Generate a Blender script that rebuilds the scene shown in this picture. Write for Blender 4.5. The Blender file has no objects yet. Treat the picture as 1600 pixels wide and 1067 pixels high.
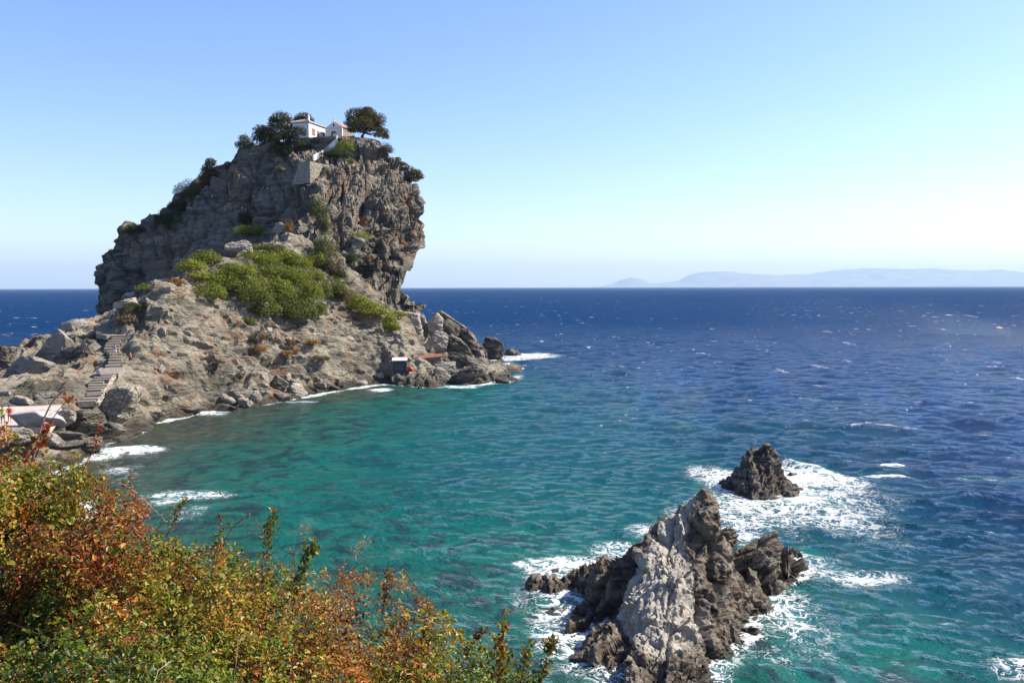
import bpy, math, random, time
import numpy as np
from mathutils import Vector, Matrix
from mathutils.bvhtree import BVHTree
T0 = time.time(); HAZE = True
S = bpy.context.scene
COL = S.collection
R = math.radians
# ------------------------------------------------------------------ camera
F = 1300.0; CAMZ = 18.0
TP = 0.065; PITCH = math.atan(TP); SP, CP = math.sin(PITCH), math.cos(PITCH)
ROLL = 0.0025
fw = Vector((0, CP, -SP)).normalized()
up0 = Vector((0, SP, CP)); rt0 = Vector((1, 0, 0))
rt = (rt0 - up0 * ROLL).normalized(); up = (up0 + rt0 * ROLL).normalized()
cam_d = bpy.data.cameras.new('camera'); cam = bpy.data.objects.new('camera', cam_d); COL.objects.link(cam)
cam.matrix_world = Matrix(((rt.x, up.x, -fw.x, 0), (rt.y, up.y, -fw.y, 0), (rt.z, up.z, -fw.z, CAMZ), (0, 0, 0, 1)))
cam_d.sensor_width = 36; cam_d.lens = 36 * F / 1600; cam_d.clip_start = 0.05; cam_d.clip_end = 90000
S.camera = cam
# ------------------------------------------------------------------ light
SUN_AZ = 74.0      # degrees clockwise from the view direction (+Y)
SUN_EL = 41.0
w = bpy.data.worlds.new("World"); S.world = w; w.use_nodes = True
nt = w.node_tree
sky = nt.nodes.new('ShaderNodeTexSky'); sky.sky_type = 'NISHITA'; sky.sun_disc = False
sky.sun_elevation = R(SUN_EL); sky.sun_rotation = R(SUN_AZ); sky.altitude = 0
sky.air_density = 1.0; sky.dust_density = 0.6; sky.ozone_density = 2.6
bg = nt.nodes['Background']; bg.inputs[1].default_value = 0.115
hs = nt.nodes.new('ShaderNodeHueSaturation'); hs.inputs['Saturation'].default_value = 1.16; hs.inputs['Hue'].default_value = .508
nt.links.new(sky.outputs[0], hs.inputs['Color']); tn = nt.nodes.new('ShaderNodeMix'); tn.data_type = 'RGBA'; tn.blend_type = 'MULTIPLY'; tn.inputs[0].default_value = 1; tn.inputs[7].default_value = (1.0, .96, 1.03, 1)
nt.links.new(hs.outputs[0], tn.inputs[6]); nt.links.new(tn.outputs[2], bg.inputs[0])
sd = bpy.data.lights.new('sun', 'SUN'); sd.energy = 5.0; sd.angle = R(0.5); sd.color = (1.0, 0.92, 0.79)
sun = bpy.data.objects.new('sun', sd); COL.objects.link(sun)
sv = Vector((math.sin(R(SUN_AZ)) * math.cos(R(SUN_EL)), math.cos(R(SUN_AZ)) * math.cos(R(SUN_EL)), math.sin(R(SUN_EL))))
sun.rotation_euler = sv.to_track_quat('Z', 'Y').to_euler()
vs = S.view_settings; vs.view_transform = 'Standard'; vs.look = 'None'; vs.exposure = 1.0; vs.gamma = 1.0; vs.use_curve_mapping = False
S.cycles.max_bounces = 6; S.cycles.diffuse_bounces = 2; S.cycles.glossy_bounces = 2; S.cycles.transmission_bounces = 3
S.cycles.volume_bounces = 0; S.cycles.caustics_reflective = False; S.cycles.caustics_refractive = False
S.cycles.use_denoising = True; S.cycles.sample_clamp_indirect = 6
# ------------------------------------------------------------------ pixel helpers (photo is 1600 x 1067)
def ray(px, py):
    d = rt * ((px - 800) / F) + up * ((533.5 - py) / F) + fw
    return d
def at(px, py, Y):
    d = ray(px, py); t = Y / d.y
    return np.array((d.x * t, Y, CAMZ + d.z * t))
def sea(px, py, z=0.0):
    d = ray(px, py); t = (z - CAMZ) / d.z
    return np.array((d.x * t, d.y * t, z))
# ------------------------------------------------------------------ noise (numpy)
def _h(ix, iy, iz, seed):
    n = (ix.astype(np.int64) * 374761393 + iy.astype(np.int64) * 668265263 + iz.astype(np.int64) * 2147483647 + seed * 974711) & 0xffffffff
    n = ((n ^ (n >> 13)) * 1274126177) & 0xffffffff
    n = ((n ^ (n >> 15)) * 2246822519) & 0xffffffff
    return (n ^ (n >> 16)) & 0xffffffff
_a = np.arange(64) * 2.399963; _z = 1 - 2 * (np.arange(64) + .5) / 64
_G = np.stack([np.cos(_a) * np.sqrt(1 - _z * _z), np.sin(_a) * np.sqrt(1 - _z * _z), _z], 1).astype(np.float32)
def perlin(P, seed=0):
    P = np.asarray(P, np.float64); I = np.floor(P); f = (P - I).astype(np.float32); I = I.astype(np.int64)
    u = f * f * f * (f * (f * 6 - 15) + 10)
    out = np.zeros(len(P), np.float32)
    for dx in (0, 1):
        wx = u[:, 0] if dx else 1 - u[:, 0]
        for dy in (0, 1):
            wy = u[:, 1] if dy else 1 - u[:, 1]
            for dz in (0, 1):
                wz = u[:, 2] if dz else 1 - u[:, 2]
                g = _G[_h(I[:, 0] + dx, I[:, 1] + dy, I[:, 2] + dz, seed) & 63]
                out += wx * wy * wz * (g[:, 0] * (f[:, 0] - dx) + g[:, 1] * (f[:, 1] - dy) + g[:, 2] * (f[:, 2] - dz))
    return out * 1.4
def fbm(P, octs=4, seed=0, gain=.5, ridged=False):
    o = 0; a = 1.0; t = 0; P = np.asarray(P, np.float64)
    for k in range(octs):
        n = perlin(P, seed + k * 7)
        o = o + a * ((1 - 2 * np.abs(n)) if ridged else n); t += a; a *= gain; P = P * 2.03 + 11.7
    return o / t
def worley(P, seed=0):
    P = np.asarray(P, np.float32); I = np.floor(P).astype(np.int64)
    f1 = np.full(len(P), 9e9, np.float32); f2 = f1.copy(); idv = np.zeros(len(P), np.float32); off = np.zeros((len(P), 3), np.float32)
    for dx in (-1, 0, 1):
        for dy in (-1, 0, 1):
            for dz in (-1, 0, 1):
                cx, cy, cz = I[:, 0] + dx, I[:, 1] + dy, I[:, 2] + dz
                h = _h(cx, cy, cz, seed)
                jx = (h & 1023) / 1023.; jy = ((h >> 10) & 1023) / 1023.; jz = ((h >> 20) & 1023) / 1023.
                d = np.stack([P[:, 0] - cx - jx, P[:, 1] - cy - jy, P[:, 2] - cz - jz], 1).astype(np.float32)
                q = (d * d).sum(1)
                m = q < f1
                f2 = np.where(m, f1, np.minimum(f2, q))
                idv = np.where(m, ((h * 2654435761) & 0xffff) / 65535., idv).astype(np.float32)
                off = np.where(m[:, None], d, off)
                f1 = np.where(m, q, f1)
    return np.sqrt(f1), np.sqrt(f2), idv, off
def basis(dirv):
    d = Vector(dirv).normalized(); a = d.orthogonal().normalized(); b = d.cross(a)
    return np.array([a, b, d])
def blocks(P, seed, dirv, size, flat=0.4, tilt=0.5):
    """piecewise planar block offsets: -1..1, cells flattened along dirv (schist slabs)"""
    B = basis(dirv); Q = P @ B.T; Q = Q / np.array([size, size * .8, size * flat])
    Q = Q + 0.35 * np.stack([perlin(Q * .9 + 3, seed + 1), perlin(Q * .9 + 9, seed + 2), perlin(Q * .9 + 17, seed + 3)], 1)
    f1, f2, idv, off = worley(Q, seed)
    r1 = ((idv * 7919) % 1) - .5; r2 = ((idv * 104729) % 1) - .5; r3 = ((idv * 1299709) % 1) - .5
    v = (idv - .5) * 1.4 + tilt * (off[:, 0] * r1 + off[:, 1] * r2 + off[:, 2] * r3) * 2
    crack = np.clip((f2 - f1) / .12, 0, 1)
    return v, crack
class RBF:
    def __init__(s, pts, vals, smooth=0.02):
        s.P = np.array(pts, float); n = len(pts); d = np.linalg.norm(s.P[:, None] - s.P[None], axis=2)
        A = np.zeros((n + 3, n + 3)); A[:n, :n] = d - np.eye(n) * smooth; A[:n, n] = 1; A[:n, n + 1:] = s.P; A[n, :n] = 1; A[n + 1:, :n] = s.P.T
        s.w = np.linalg.solve(A, np.concatenate([np.array(vals, float), [0, 0, 0]]))
    def __call__(s, Q):
        Q = np.asarray(Q, float); out = np.empty(len(Q)); n = len(s.P)
        for i in range(0, len(Q), 40000):
            q = Q[i:i + 40000]; d = np.sqrt(((q[:, None] - s.P[None]) ** 2).sum(2))
            out[i:i + 40000] = d @ s.w[:n] + s.w[n] + q @ s.w[n + 1:]
        return out
# ------------------------------------------------------------------ mesh helpers
def mesh_np(name, V, Fq, mats, parent=None, smooth=True, attrs=None, mi=None, link=True):
    """V (n,3); Fq list of arrays (m,k) of faces"""
    me = bpy.data.meshes.new(name)
    V = np.ascontiguousarray(V, np.float32)
    if isinstance(Fq, np.ndarray): Fq = [Fq]
    loops = np.concatenate([f.reshape(-1) for f in Fq]).astype(np.int32)
    tot = np.concatenate([np.full(len(f), f.shape[1]) for f in Fq]).astype(np.int32)
    st = np.concatenate([[0], np.cumsum(tot)[:-1]]).astype(np.int32)
    me.vertices.add(len(V)); me.vertices.foreach_set('co', V.reshape(-1))
    me.loops.add(len(loops)); me.loops.foreach_set('vertex_index', loops)
    me.polygons.add(len(tot)); me.polygons.foreach_set('loop_start', st); me.polygons.foreach_set('loop_total', tot)
    for m in (mats if isinstance(mats, (list, tuple)) else [mats]): me.materials.append(m)
    if mi is not None: me.polygons.foreach_set('material_index', np.asarray(mi, np.int32))
    me.update(calc_edges=True)
    me.polygons.foreach_set('use_smooth', np.full(len(tot), bool(smooth)))
    for k, v in (attrs or {}).items():
        v = np.asarray(v, np.float32)
        if v.ndim == 1:
            a = me.attributes.new(k, 'FLOAT', 'POINT'); a.data.foreach_set('value', v)
        else:
            a = me.attributes.new(k, 'FLOAT_COLOR', 'POINT'); a.data.foreach_set('color', np.concatenate([v, np.ones((len(v), 1), np.float32)], 1).reshape(-1))
    o = bpy.data.objects.new(name, me)
    if link: COL.objects.link(o)
    if parent: o.parent = parent
    return o
def grid_faces(nr, nc, wrap=False):
    i = np.arange(nr - 1)[:, None]; j = np.arange(nc if wrap else nc - 1)[None]
    a = i * nc + j; b = i * nc + (j + 1) % nc
    return np.stack([a, b, b + nc, a + nc], -1).reshape(-1, 4)
def normals_grid(X, wrap=False):
    du = np.empty_like(X); du[:, 1:-1] = X[:, 2:] - X[:, :-2]
    if wrap: du[:, 0] = X[:, 1] - X[:, -1]; du[:, -1] = X[:, 0] - X[:, -2]
    else: du[:, 0] = X[:, 1] - X[:, 0]; du[:, -1] = X[:, -1] - X[:, -2]
    dv = np.empty_like(X); dv[1:-1] = X[2:] - X[:-2]; dv[0] = X[1] - X[0]; dv[-1] = X[-1] - X[-2]
    n = np.cross(du, dv); n /= np.linalg.norm(n, axis=2, keepdims=True) + 1e-9
    return n
def tag(o, label=None, cat=None, group=None, kind=None):
    if label: o['label'] = label
    if cat: o['category'] = cat
    if group: o['group'] = group
    if kind: o['kind'] = kind
    return o
def empty(name, loc, rz=0):
    o = bpy.data.objects.new(name, None); o.location = loc; o.rotation_euler = (0, 0, rz); o.empty_display_size = .3; COL.objects.link(o); return o
class MB:
    """collects simple solids into one mesh, local coordinates"""
    def __init__(s): s.v = []; s.f = []; s.m = []
    def poly(s, pts, faces, m=0):
        n = len(s.v); s.v += [tuple(p) for p in pts]; s.f += [tuple(n + i for i in f) for f in faces]; s.m += [m] * len(faces)
    def box(s, x0, x1, y0, y1, z0, z1, m=0, M=None):
        p = [Vector(q) for q in ((x0, y0, z0), (x1, y0, z0), (x1, y1, z0), (x0, y1, z0), (x0, y0, z1), (x1, y0, z1), (x1, y1, z1), (x0, y1, z1))]
        if M: p = [M @ q for q in p]
        s.poly(p, [(0, 3, 2, 1), (4, 5, 6, 7), (0, 1, 5, 4), (1, 2, 6, 5), (2, 3, 7, 6), (3, 0, 4, 7)], m)
    def prism(s, prof, y0, y1, m=0):
        n = len(prof); s.poly([(x, y0, z) for x, z in prof] + [(x, y1, z) for x, z in prof],
                              [tuple(range(n)), tuple(range(2 * n - 1, n - 1, -1))] + [(i, i + n, (i + 1) % n + n, (i + 1) % n) for i in range(n)], m)
    def tube(s, pts, r0, r1=None, n=6, m=0):
        r1 = r0 if r1 is None else r1; pts = [Vector(p) for p in pts]; k = len(pts); b = len(s.v); prev = None
        for i, p in enumerate(pts):
            d = (pts[min(i + 1, k - 1)] - pts[max(i - 1, 0)]).normalized()
            a = d.orthogonal().normalized() if prev is None else (prev - d * prev.dot(d)).normalized()
            prev = a; c = d.cross(a); r = r0 + (r1 - r0) * i / max(1, k - 1)
            for j in range(n):
                t = j / n * 6.28318; s.v.append(tuple(p + (a * math.cos(t) + c * math.sin(t)) * r))
        for i in range(k - 1):
            for j in range(n):
                s.f.append((b + i * n + j, b + i * n + (j + 1) % n, b + (i + 1) * n + (j + 1) % n, b + (i + 1) * n + j)); s.m.append(m)
        s.f.append(tuple(b + j for j in range(n - 1, -1, -1))); s.f.append(tuple(b + (k - 1) * n + j for j in range(n))); s.m += [m, m]
    def build(s, name, mats, parent=None, smooth=False):
        me = bpy.data.meshes.new(name); me.from_pydata(s.v, [], s.f); mats = mats if isinstance(mats, (list, tuple)) else [mats]
        for q in mats: me.materials.append(q)
        me.polygons.foreach_set('material_index', s.m)
        if smooth: me.polygons.foreach_set('use_smooth', [True] * len(s.f))
        me.update(); o = bpy.data.objects.new(name, me); COL.objects.link(o)
        if parent: o.parent = parent
        return o
# ------------------------------------------------------------------ material helpers
class NT:
    def __init__(s, name):
        s.m = bpy.data.materials.new(name); s.m.use_nodes = True; s.t = s.m.node_tree; s.b = s.t.nodes['Principled BSDF']; s.out = s.t.nodes['Material Output']
    def n(s, typ, **kw):
        q = s.t.nodes.new(typ)
        for k, v in kw.items():
            if k.startswith('i_'):
                key = k[2:]; key = int(key) if key.isdigit() else key.replace('_', ' '); s.put(q.inputs[key], v)
            else: setattr(q, k, v)
        return q
    def put(s, inp, v):
        if isinstance(v, bpy.types.NodeSocket): s.t.links.new(v, inp)
        elif isinstance(v, bpy.types.Node): s.t.links.new(v.outputs[0], inp)
        else:
            if inp.type == 'RGBA' and len(v) == 3: v = (*v, 1)
            inp.default_value = v
    def math(s, op, a, b=None, c=None, clamp=False):
        q = s.n('ShaderNodeMath', operation=op); q.use_clamp = clamp
        for i, v in enumerate((a, b, c)):
            if v is not None: s.put(q.inputs[i], v)
        return q.outputs[0]
    def mix(s, f, a, b, blend='MIX'):
        q = s.n('ShaderNodeMix', data_type='RGBA', blend_type=blend); q.clamp_factor = True
        s.put(q.inputs['Factor'], f); s.put(q.inputs[6], a); s.put(q.inputs[7], b); return q.outputs[2]
    def ramp(s, v, lo, hi, a=0., b=1.):
        q = s.n('ShaderNodeMapRange', interpolation_type='SMOOTHSTEP'); q.clamp = True
        s.put(q.inputs[0], v)
        for i, x in enumerate((lo, hi, a, b)): s.put(q.inputs[i + 1], x)
        return q.outputs[0]
    def coords(s, kind='Object', scale=(1, 1, 1), rot=(0, 0, 0)):
        c = s.n('ShaderNodeTexCoord'); src = c.outputs[kind]
        mp = s.n('ShaderNodeMapping'); s.put(mp.inputs[0], src); mp.inputs['Rotation'].default_value = rot; mp.inputs['Scale'].default_value = scale
        return mp.outputs[0]
    def noise(s, vec, scale, detail=4, rough=.6, dist=0., ntype='FBM'):
        q = s.n('ShaderNodeTexNoise', noise_type=ntype); s.put(q.inputs['Vector'], vec); q.inputs['Scale'].default_value = scale; q.inputs['Detail'].default_value = detail
        q.inputs['Roughness'].default_value = rough; q.inputs['Distortion'].default_value = dist; return q.outputs[0]
    def voro(s, vec, scale, feature='DISTANCE_TO_EDGE', out=0):
        q = s.n('ShaderNodeTexVoronoi', feature=feature); s.put(q.inputs['Vector'], vec); q.inputs['Scale'].default_value = scale; return q.outputs[out]
    def bump(s, h, strength, dist, normal=None):
        q = s.n('ShaderNodeBump'); q.inputs['Strength'].default_value = strength; q.inputs['Distance'].default_value = dist; s.put(q.inputs['Height'], h)
        if normal is not None: s.put(q.inputs['Normal'], normal)
        return q.outputs[0]
    def set(s, **kw):
        for k, v in kw.items(): s.put(s.b.inputs[k.replace('_', ' ')], v)
        return s.m
def flat_mat(name, col, rough=.8, var=.15, scale=3., metallic=0., bump=0.):
    t = NT(name); c = t.coords(); n = t.noise(c, scale, 5)
    d = tuple(x * (1 - var) for x in col); l = tuple(min(1, x * (1 + var)) for x in col)
    t.set(Base_Color=t.mix(t.ramp(n, .3, .7), d, l), Roughness=rough, Metallic=metallic)
    if bump: t.set(Normal=t.bump(n, .6, bump))
    return t.m
def rock_mat(name, base, pale, stain, sc=1., rot=(0, .5, 0), wet=True, stain_amt=.5, dark=(.05, .045, .04), attr=None, attr_cols=None, world=True, bumpd=1., strong=1.):
    """sc: size multiplier in metres; strata stretched along rotated axes"""
    t = NT(name)
    c = t.coords('Object', (1 / sc, 1 / sc, 1 / sc)); cs = t.coords('Object', (.35 / sc, .35 / sc, 1.6 / sc), rot)
    big = t.noise(c, .12, 3, .55, .4); mid = t.noise(cs, .5, 6, .65, .8); fine = t.noise(c, 2.2, 7, .7)
    band = t.noise(cs, 1.4, 5, .7, 1.2)
    col = t.mix(t.ramp(big, .38, .62), base, pale)
    col = t.mix(t.ramp(mid, .35, .7), col, t.mix(.5, pale, (.48, .41, .31)))
    col = t.mix(t.math('MULTIPLY', t.ramp(band, .56, .72), .55), col, dark)
    col = t.mix(t.math('MULTIPLY', t.ramp(fine, .55, .75), .5), col, t.mix(.5, base, (.1, .085, .065)))
    stn = t.noise(c, .33, 5, .62, 1.)
    st2 = t.noise(cs, .8, 4, .6, .5)
    col = t.mix(t.math('MULTIPLY', t.math('MULTIPLY', t.ramp(stn, .5, .64), t.ramp(st2, .38, .6)), stain_amt), col, stain)
    if attr:
        a = t.n('ShaderNodeAttribute', attribute_name=attr).outputs['Fac']
        aw = t.math('ADD', a, t.math('MULTIPLY', t.math('SUBTRACT', mid, .5), 1.1))
        c2 = t.mix(t.ramp(band, .45, .7), attr_cols[0], attr_cols[1])
        c2 = t.mix(t.math('MULTIPLY', t.ramp(fine, .5, .75), .6), c2, attr_cols[2])
        col = t.mix(t.ramp(aw, .3, .75), col, c2)
    if wet:
        g = t.n('ShaderNodeNewGeometry'); z = t.n('ShaderNodeSeparateXYZ', i_0=g.outputs['Position']).outputs[2]
        zw = t.math('ADD', z, t.math('MULTIPLY', t.math('SUBTRACT', t.noise(c, .3, 4), .5), 1.8))
        wf = t.ramp(zw, wet[1] if isinstance(wet, tuple) else 1.5, wet[0] if isinstance(wet, tuple) else .7)
        col = t.mix(t.math('MULTIPLY', wf, .85), col, t.mix(t.ramp(fine, .4, .6), (.035, .028, .02), (.075, .055, .035)))
        t.set(Roughness=t.math('SUBTRACT', .9, t.math('MULTIPLY', wf, .45)))
    else: t.set(Roughness=.9)
    col = t.mix(1., col, (.78, .805, .82), 'MULTIPLY')
    cr = t.ramp(t.voro(t.mix(.25, cs, t.n('ShaderNodeTexNoise', i_Vector=c, i_Scale=1.5).outputs['Color']), 1.1), 0, .09)
    h = t.math('ADD', t.math('MULTIPLY', band, .9), t.math('MULTIPLY', fine, .5)); h = t.math('ADD', h, t.math('MULTIPLY', cr, .22))
    vf = t.noise(c, 7, 4, .7)
    h = t.math('ADD', h, t.math('MULTIPLY', vf, .16))
    t.set(Base_Color=col, Normal=t.bump(h, strong, bumpd * sc))
    t.b.inputs['Specular IOR Level'].default_value = .25
    return t.m
# ------------------------------------------------------------------ rock materials
M_cliff = rock_mat('cliff_rock', (.068, .062, .050), (.225, .19, .14), (.35, .15, .06), 2.0, (0.5, -.55, .2), stain_amt=.8, bumpd=.5)
M_slope = rock_mat('slope_rock', (.095, .086, .064), (.30, .255, .185), (.33, .14, .055), 1.6, (0.3, .4, .1), stain_amt=.65, bumpd=.5, wet=(.5, 1.7))
M_grey = rock_mat('grey_boulder', (.15, .135, .115), (.32, .285, .24), (.30, .17, .08), .7, (.4, .5, 0), stain_amt=.3, bumpd=.3, wet=(.2, 1.2))
M_pale = rock_mat('pale_boulder', (.30, .25, .20), (.46, .38, .31), (.36, .22, .14), .7, (.2, -.5, .3), stain_amt=.3, bumpd=.28, wet=(0, .8), dark=(.14, .11, .09))
M_dark = rock_mat('dark_boulder', (.052, .043, .035), (.12, .098, .076), (.16, .09, .05), .7, (.3, .6, 0), stain_amt=.3, bumpd=.3, wet=(.2, 1.2), dark=(.03, .027, .025))
M_slab = rock_mat('striped_slab', (.34, .31, .31), (.5, .46, .45), (.42, .34, .3), .25, (.9, 1.35, 0), stain_amt=.2, bumpd=.12, wet=False, dark=(.2, .17, .17))
# ------------------------------------------------------------------ slope terrain (height field, metres)
SHORE = [(150, 692), (200, 667), (250, 655), (300, 645), (350, 637), (400, 630), (450, 621), (500, 613), (550, 604), (600, 598), (650, 601), (700, 603), (760, 597)]
def yw(px):
    xs = [s[0] for s in SHORE]; ys = [sea(*s)[1] for s in SHORE]
    return float(np.interp(px, xs, ys))
TP_, TV = [], []
def tp(p): TP_.append((p[0], p[1])); TV.append(p[2])
def tpx(px, py, Y): tp(at(px, py, Y))
def colp(px, pys, slope, Yw=None):
    Yw = Yw or yw(px); c = 1 / math.tan(R(slope))
    for py in pys:
        k = (py - 449) / 1300.; z = (18 - k * Yw) / (1 + k * c); tpx(px, py, Yw + z * c)
for s in SHORE:
    q = sea(*s); tp(q)
    tp((q[0] + 1.5, q[1] - 5, -2.2)); tp((q[0] + 6, q[1] - 16, -4.5))
for px, py, Y in [(128, 630, 99), (118, 610, 101), (150, 610, 104), (172, 588, 111), (190, 572, 115), (185, 545, 122), (182, 525, 128), (160, 515, 133), (150, 508, 135), (190, 655, 102), (195, 630, 106), (220, 600, 112), (225, 560, 120), (230, 520, 129), (215, 488, 137), (200, 464, 142), (100, 655, 92), (130, 660, 94)]: tpx(px, py, Y)
for px, py, Y in [(60, 545, 128), (30, 572, 120), (90, 560, 124), (100, 540, 130), (70, 590, 112), (110, 600, 108), (20, 600, 110), (130, 585, 113), (150, 560, 124), (140, 530, 133)]: tpx(px, py, Y)
for px, pys, sl in [(250, (610, 560, 510, 470, 446), 40), (300, (600, 560, 520, 480, 440), 37), (350, (600, 560, 520, 480, 430, 405), 36), (400, (600, 560, 520, 480, 430, 385), 35), (450, (590, 560, 520, 480, 430, 372), 35), (500, (590, 560, 520, 480, 430, 405), 34), (550, (585, 550, 510, 470, 452), 33), (600, (580, 550, 520, 498), 33), (640, (580, 550, 525, 505), 24), (690, (590, 578), 10), (740, (592, 588), 5)]: colp(px, pys, sl)
# behind the crests
for x, Y, z in [(-75, 178, 11), (-62, 200, 18), (-45, 195, 26), (-30, 200, 12.5), (-24, 208, 8), (-36, 203, 17), (-28, 215, 10), (-10, 215, -1), (-18, 225, 2), (-16, 240, -2), (-60, 170, 17),
                (-80, 150, 7), (-90, 145, 2), (-95, 160, -1), (-84, 162, 5), (-76, 160, 9), (-86, 135, 3.5), (-80, 138, 6), (-103, 170, -3), (-92, 178, 0), (-120, 150, -3), (-118, 180, -6), (-100, 200, -5), (-95, 230, 0), (-85, 215, 9),
                (-80, 118, 6), (-75, 125, 6.5), (-70, 130, 8.2), (-90, 125, 4.5), (-100, 125, 2.5), (-72, 115, 5), (-85, 110, 4.5), (-88, 118, 4.5), (-95, 115, 3.5), (-100, 108, 3.5), (-118, 120, -1), (-140, 130, -5), (-140, 170, -6), (-68, 110, 5), (-62, 105, 4.8), (-80, 105, 4.5),
                (-20, 178, 2.6), (-12, 182, 1.4), (-5, 185, .2), (-14, 190, 2), (-6, 175, .8), (-2, 192, -.5), (0, 200, -1.5), (-14, 198, 2.5), (-20, 205, 5.5), (8, 200, -5), (15, 175, -5), (-4, 165, .4), (-8, 168, .9), (2, 178, -1), (4, 190, -2.5),
                (-55, 80, 4.6), (-50, 92, 4.4), (-58, 92, 4.6), (-65, 92, 4.6), (-75, 90, 4.8), (-90, 90, 6), (-60, 72, 4.6), (-75, 75, 5), (-48, 84, 3.4), (-45, 76, 1.2), (-51, 72, 3.2),
                (-110, 90, 5), (-130, 90, 4), (-110, 60, 10), (-80, 50, 12), (-60, 55, 7), (-45, 50, 7), (-40, 60, 2.2), (-34, 54, .2), (-27, 45, .3), (-30, 40, 5), (-40, 35, 11), (-60, 30, 15), (-20, 39, 0), (-14, 34, .3), (-8, 28, 0), (0, 23, 0), (10, 19, 0), (25, 12, 0), (45, 4, 0),
                (-20, 47, -2), (-10, 42, -3), (0, 34, -3), (10, 27, -3), (30, 20, -4), (-20, 28, 8), (-12, 20, 8), (-6, 14, 10), (0, 10, 12), (8, 8, 12), (15, 5, 12), (30, -5, 12),
                (0, 4, 14.0), (-3, 5, 14.2), (3, 3, 14), (0, 0, 15.5), (-4, 0, 15.5), (4, 0, 15.5), (-2, 2, 15.2), (0, -8, 16.4), (-10, -8, 17), (10, -8, 16), (-10, 5, 15), (-14, 12, 13), (-40, 0, 18), (30, -30, 17), (-30, -30, 18), (0, -30, 17),
                (40, 40, -6), (60, 20, -6), (40, 80, -7), (0, 80, -6), (-20, 70, -5), (-30, 90, -4), (40, 140, -8), (10, 120, -6), (40, 200, -8), (40, 270, -8), (-20, 275, -4), (-60, 280, 4)]: tp((x, Y, z))
terr = RBF(TP_, TV, .3)
def make_terrain():
    xs = np.arange(-150, 46, .5)
    ys = np.concatenate([np.arange(-34, 60, .8), np.arange(60, 112, .42), np.arange(112, 216, .36), np.arange(216, 285, 1.2)])
    xs = np.concatenate([np.arange(-150, -98, 1.), np.arange(-98, 10, .36), np.arange(10, 46, 1.2)])
    X, Y = np.meshgrid(xs, ys); Q = np.stack([X.ravel(), Y.ravel()], 1); Z = terr(Q)
    Z = Z + np.maximum(0, -1 - Z) * -.3
    G = np.stack([X, Y, Z.reshape(X.shape)], 2)
    N = normals_grid(G).reshape(-1, 3); P = G.reshape(-1, 3)
    # calm the displacement where the flat landing, the stairs and the near bank are
    land = np.exp(-(((P[:, 0] + 64) / 17) ** 4 + ((P[:, 1] - 84) / 11) ** 4))
    near = np.clip((28 - np.hypot(P[:, 0], P[:, 1])) / 12, 0, 1)
    st = np.zeros(len(P))
    for (a, b) in STAIR_SEGS:
        a = np.array(a[:2]); b = np.array(b[:2]); d = b - a; t = np.clip(((P[:, :2] - a) @ d) / (d @ d), 0, 1)
        st = np.maximum(st, np.exp(-(np.linalg.norm(P[:, :2] - a - t[:, None] * d, axis=1) / 2.2) ** 4))
    k = (1 - .97 * land) * (1 - .8 * near) * (1 - .93 * st)
    # small ravines and ribs running down the slope + broken schist blocks
    D1 = (.5, -.12, .85)
    big = fbm(P / np.array([9., 16., 12.]), 3, 5)
    rid = fbm(P @ basis(D1).T / np.array([7., 7., 1.5]), 5, 21, .55, True)
    b1, c1 = blocks(P, 3, D1, 7.5, .24, .9); b2, c2 = blocks(P, 9, D1, 3.0, .26, .8); b3, c3 = blocks(P, 14, D1, 1.0, .4)
    f = fbm(P * 1.3, 4, 40)
    rough = .55 + .65 * np.clip(fbm(P[:, [0, 1, 2]] / 14, 2, 77) * 1.6 + .5, 0, 1)
    gul = fbm(np.stack([P[:, 0] / 7 + P[:, 2] * .05, P[:, 1] / 22, P[:, 2] / 30], 1), 3, 88, .5, True)
    d = big * 2.0 + (gul - .35) * 2.2 + (rid - .3) * .95 + (b1 * .85 + b2 * .42 + b3 * .14 - (1 - c1) * .35 - (1 - c2) * .2) * rough + f * .2
    P = P + N * (d * k)[:, None]
    P[:, :2] += (np.stack([b2 * .3, b1 * .35], 1)) * k[:, None]
    return mesh_np('terrain', P, grid_faces(len(ys), len(xs)), M_slope, smooth=False)
# stair runs, foot to top
STAIR_SEGS = [(at(135, 634, 98.2), at(165, 588, 110.2)), (at(176, 578, 113.2), at(181, 527, 127.5)), (at(164, 524, 129.5), at(158, 512, 133.5))]
LAND = tag(make_terrain(), kind='structure')
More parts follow.
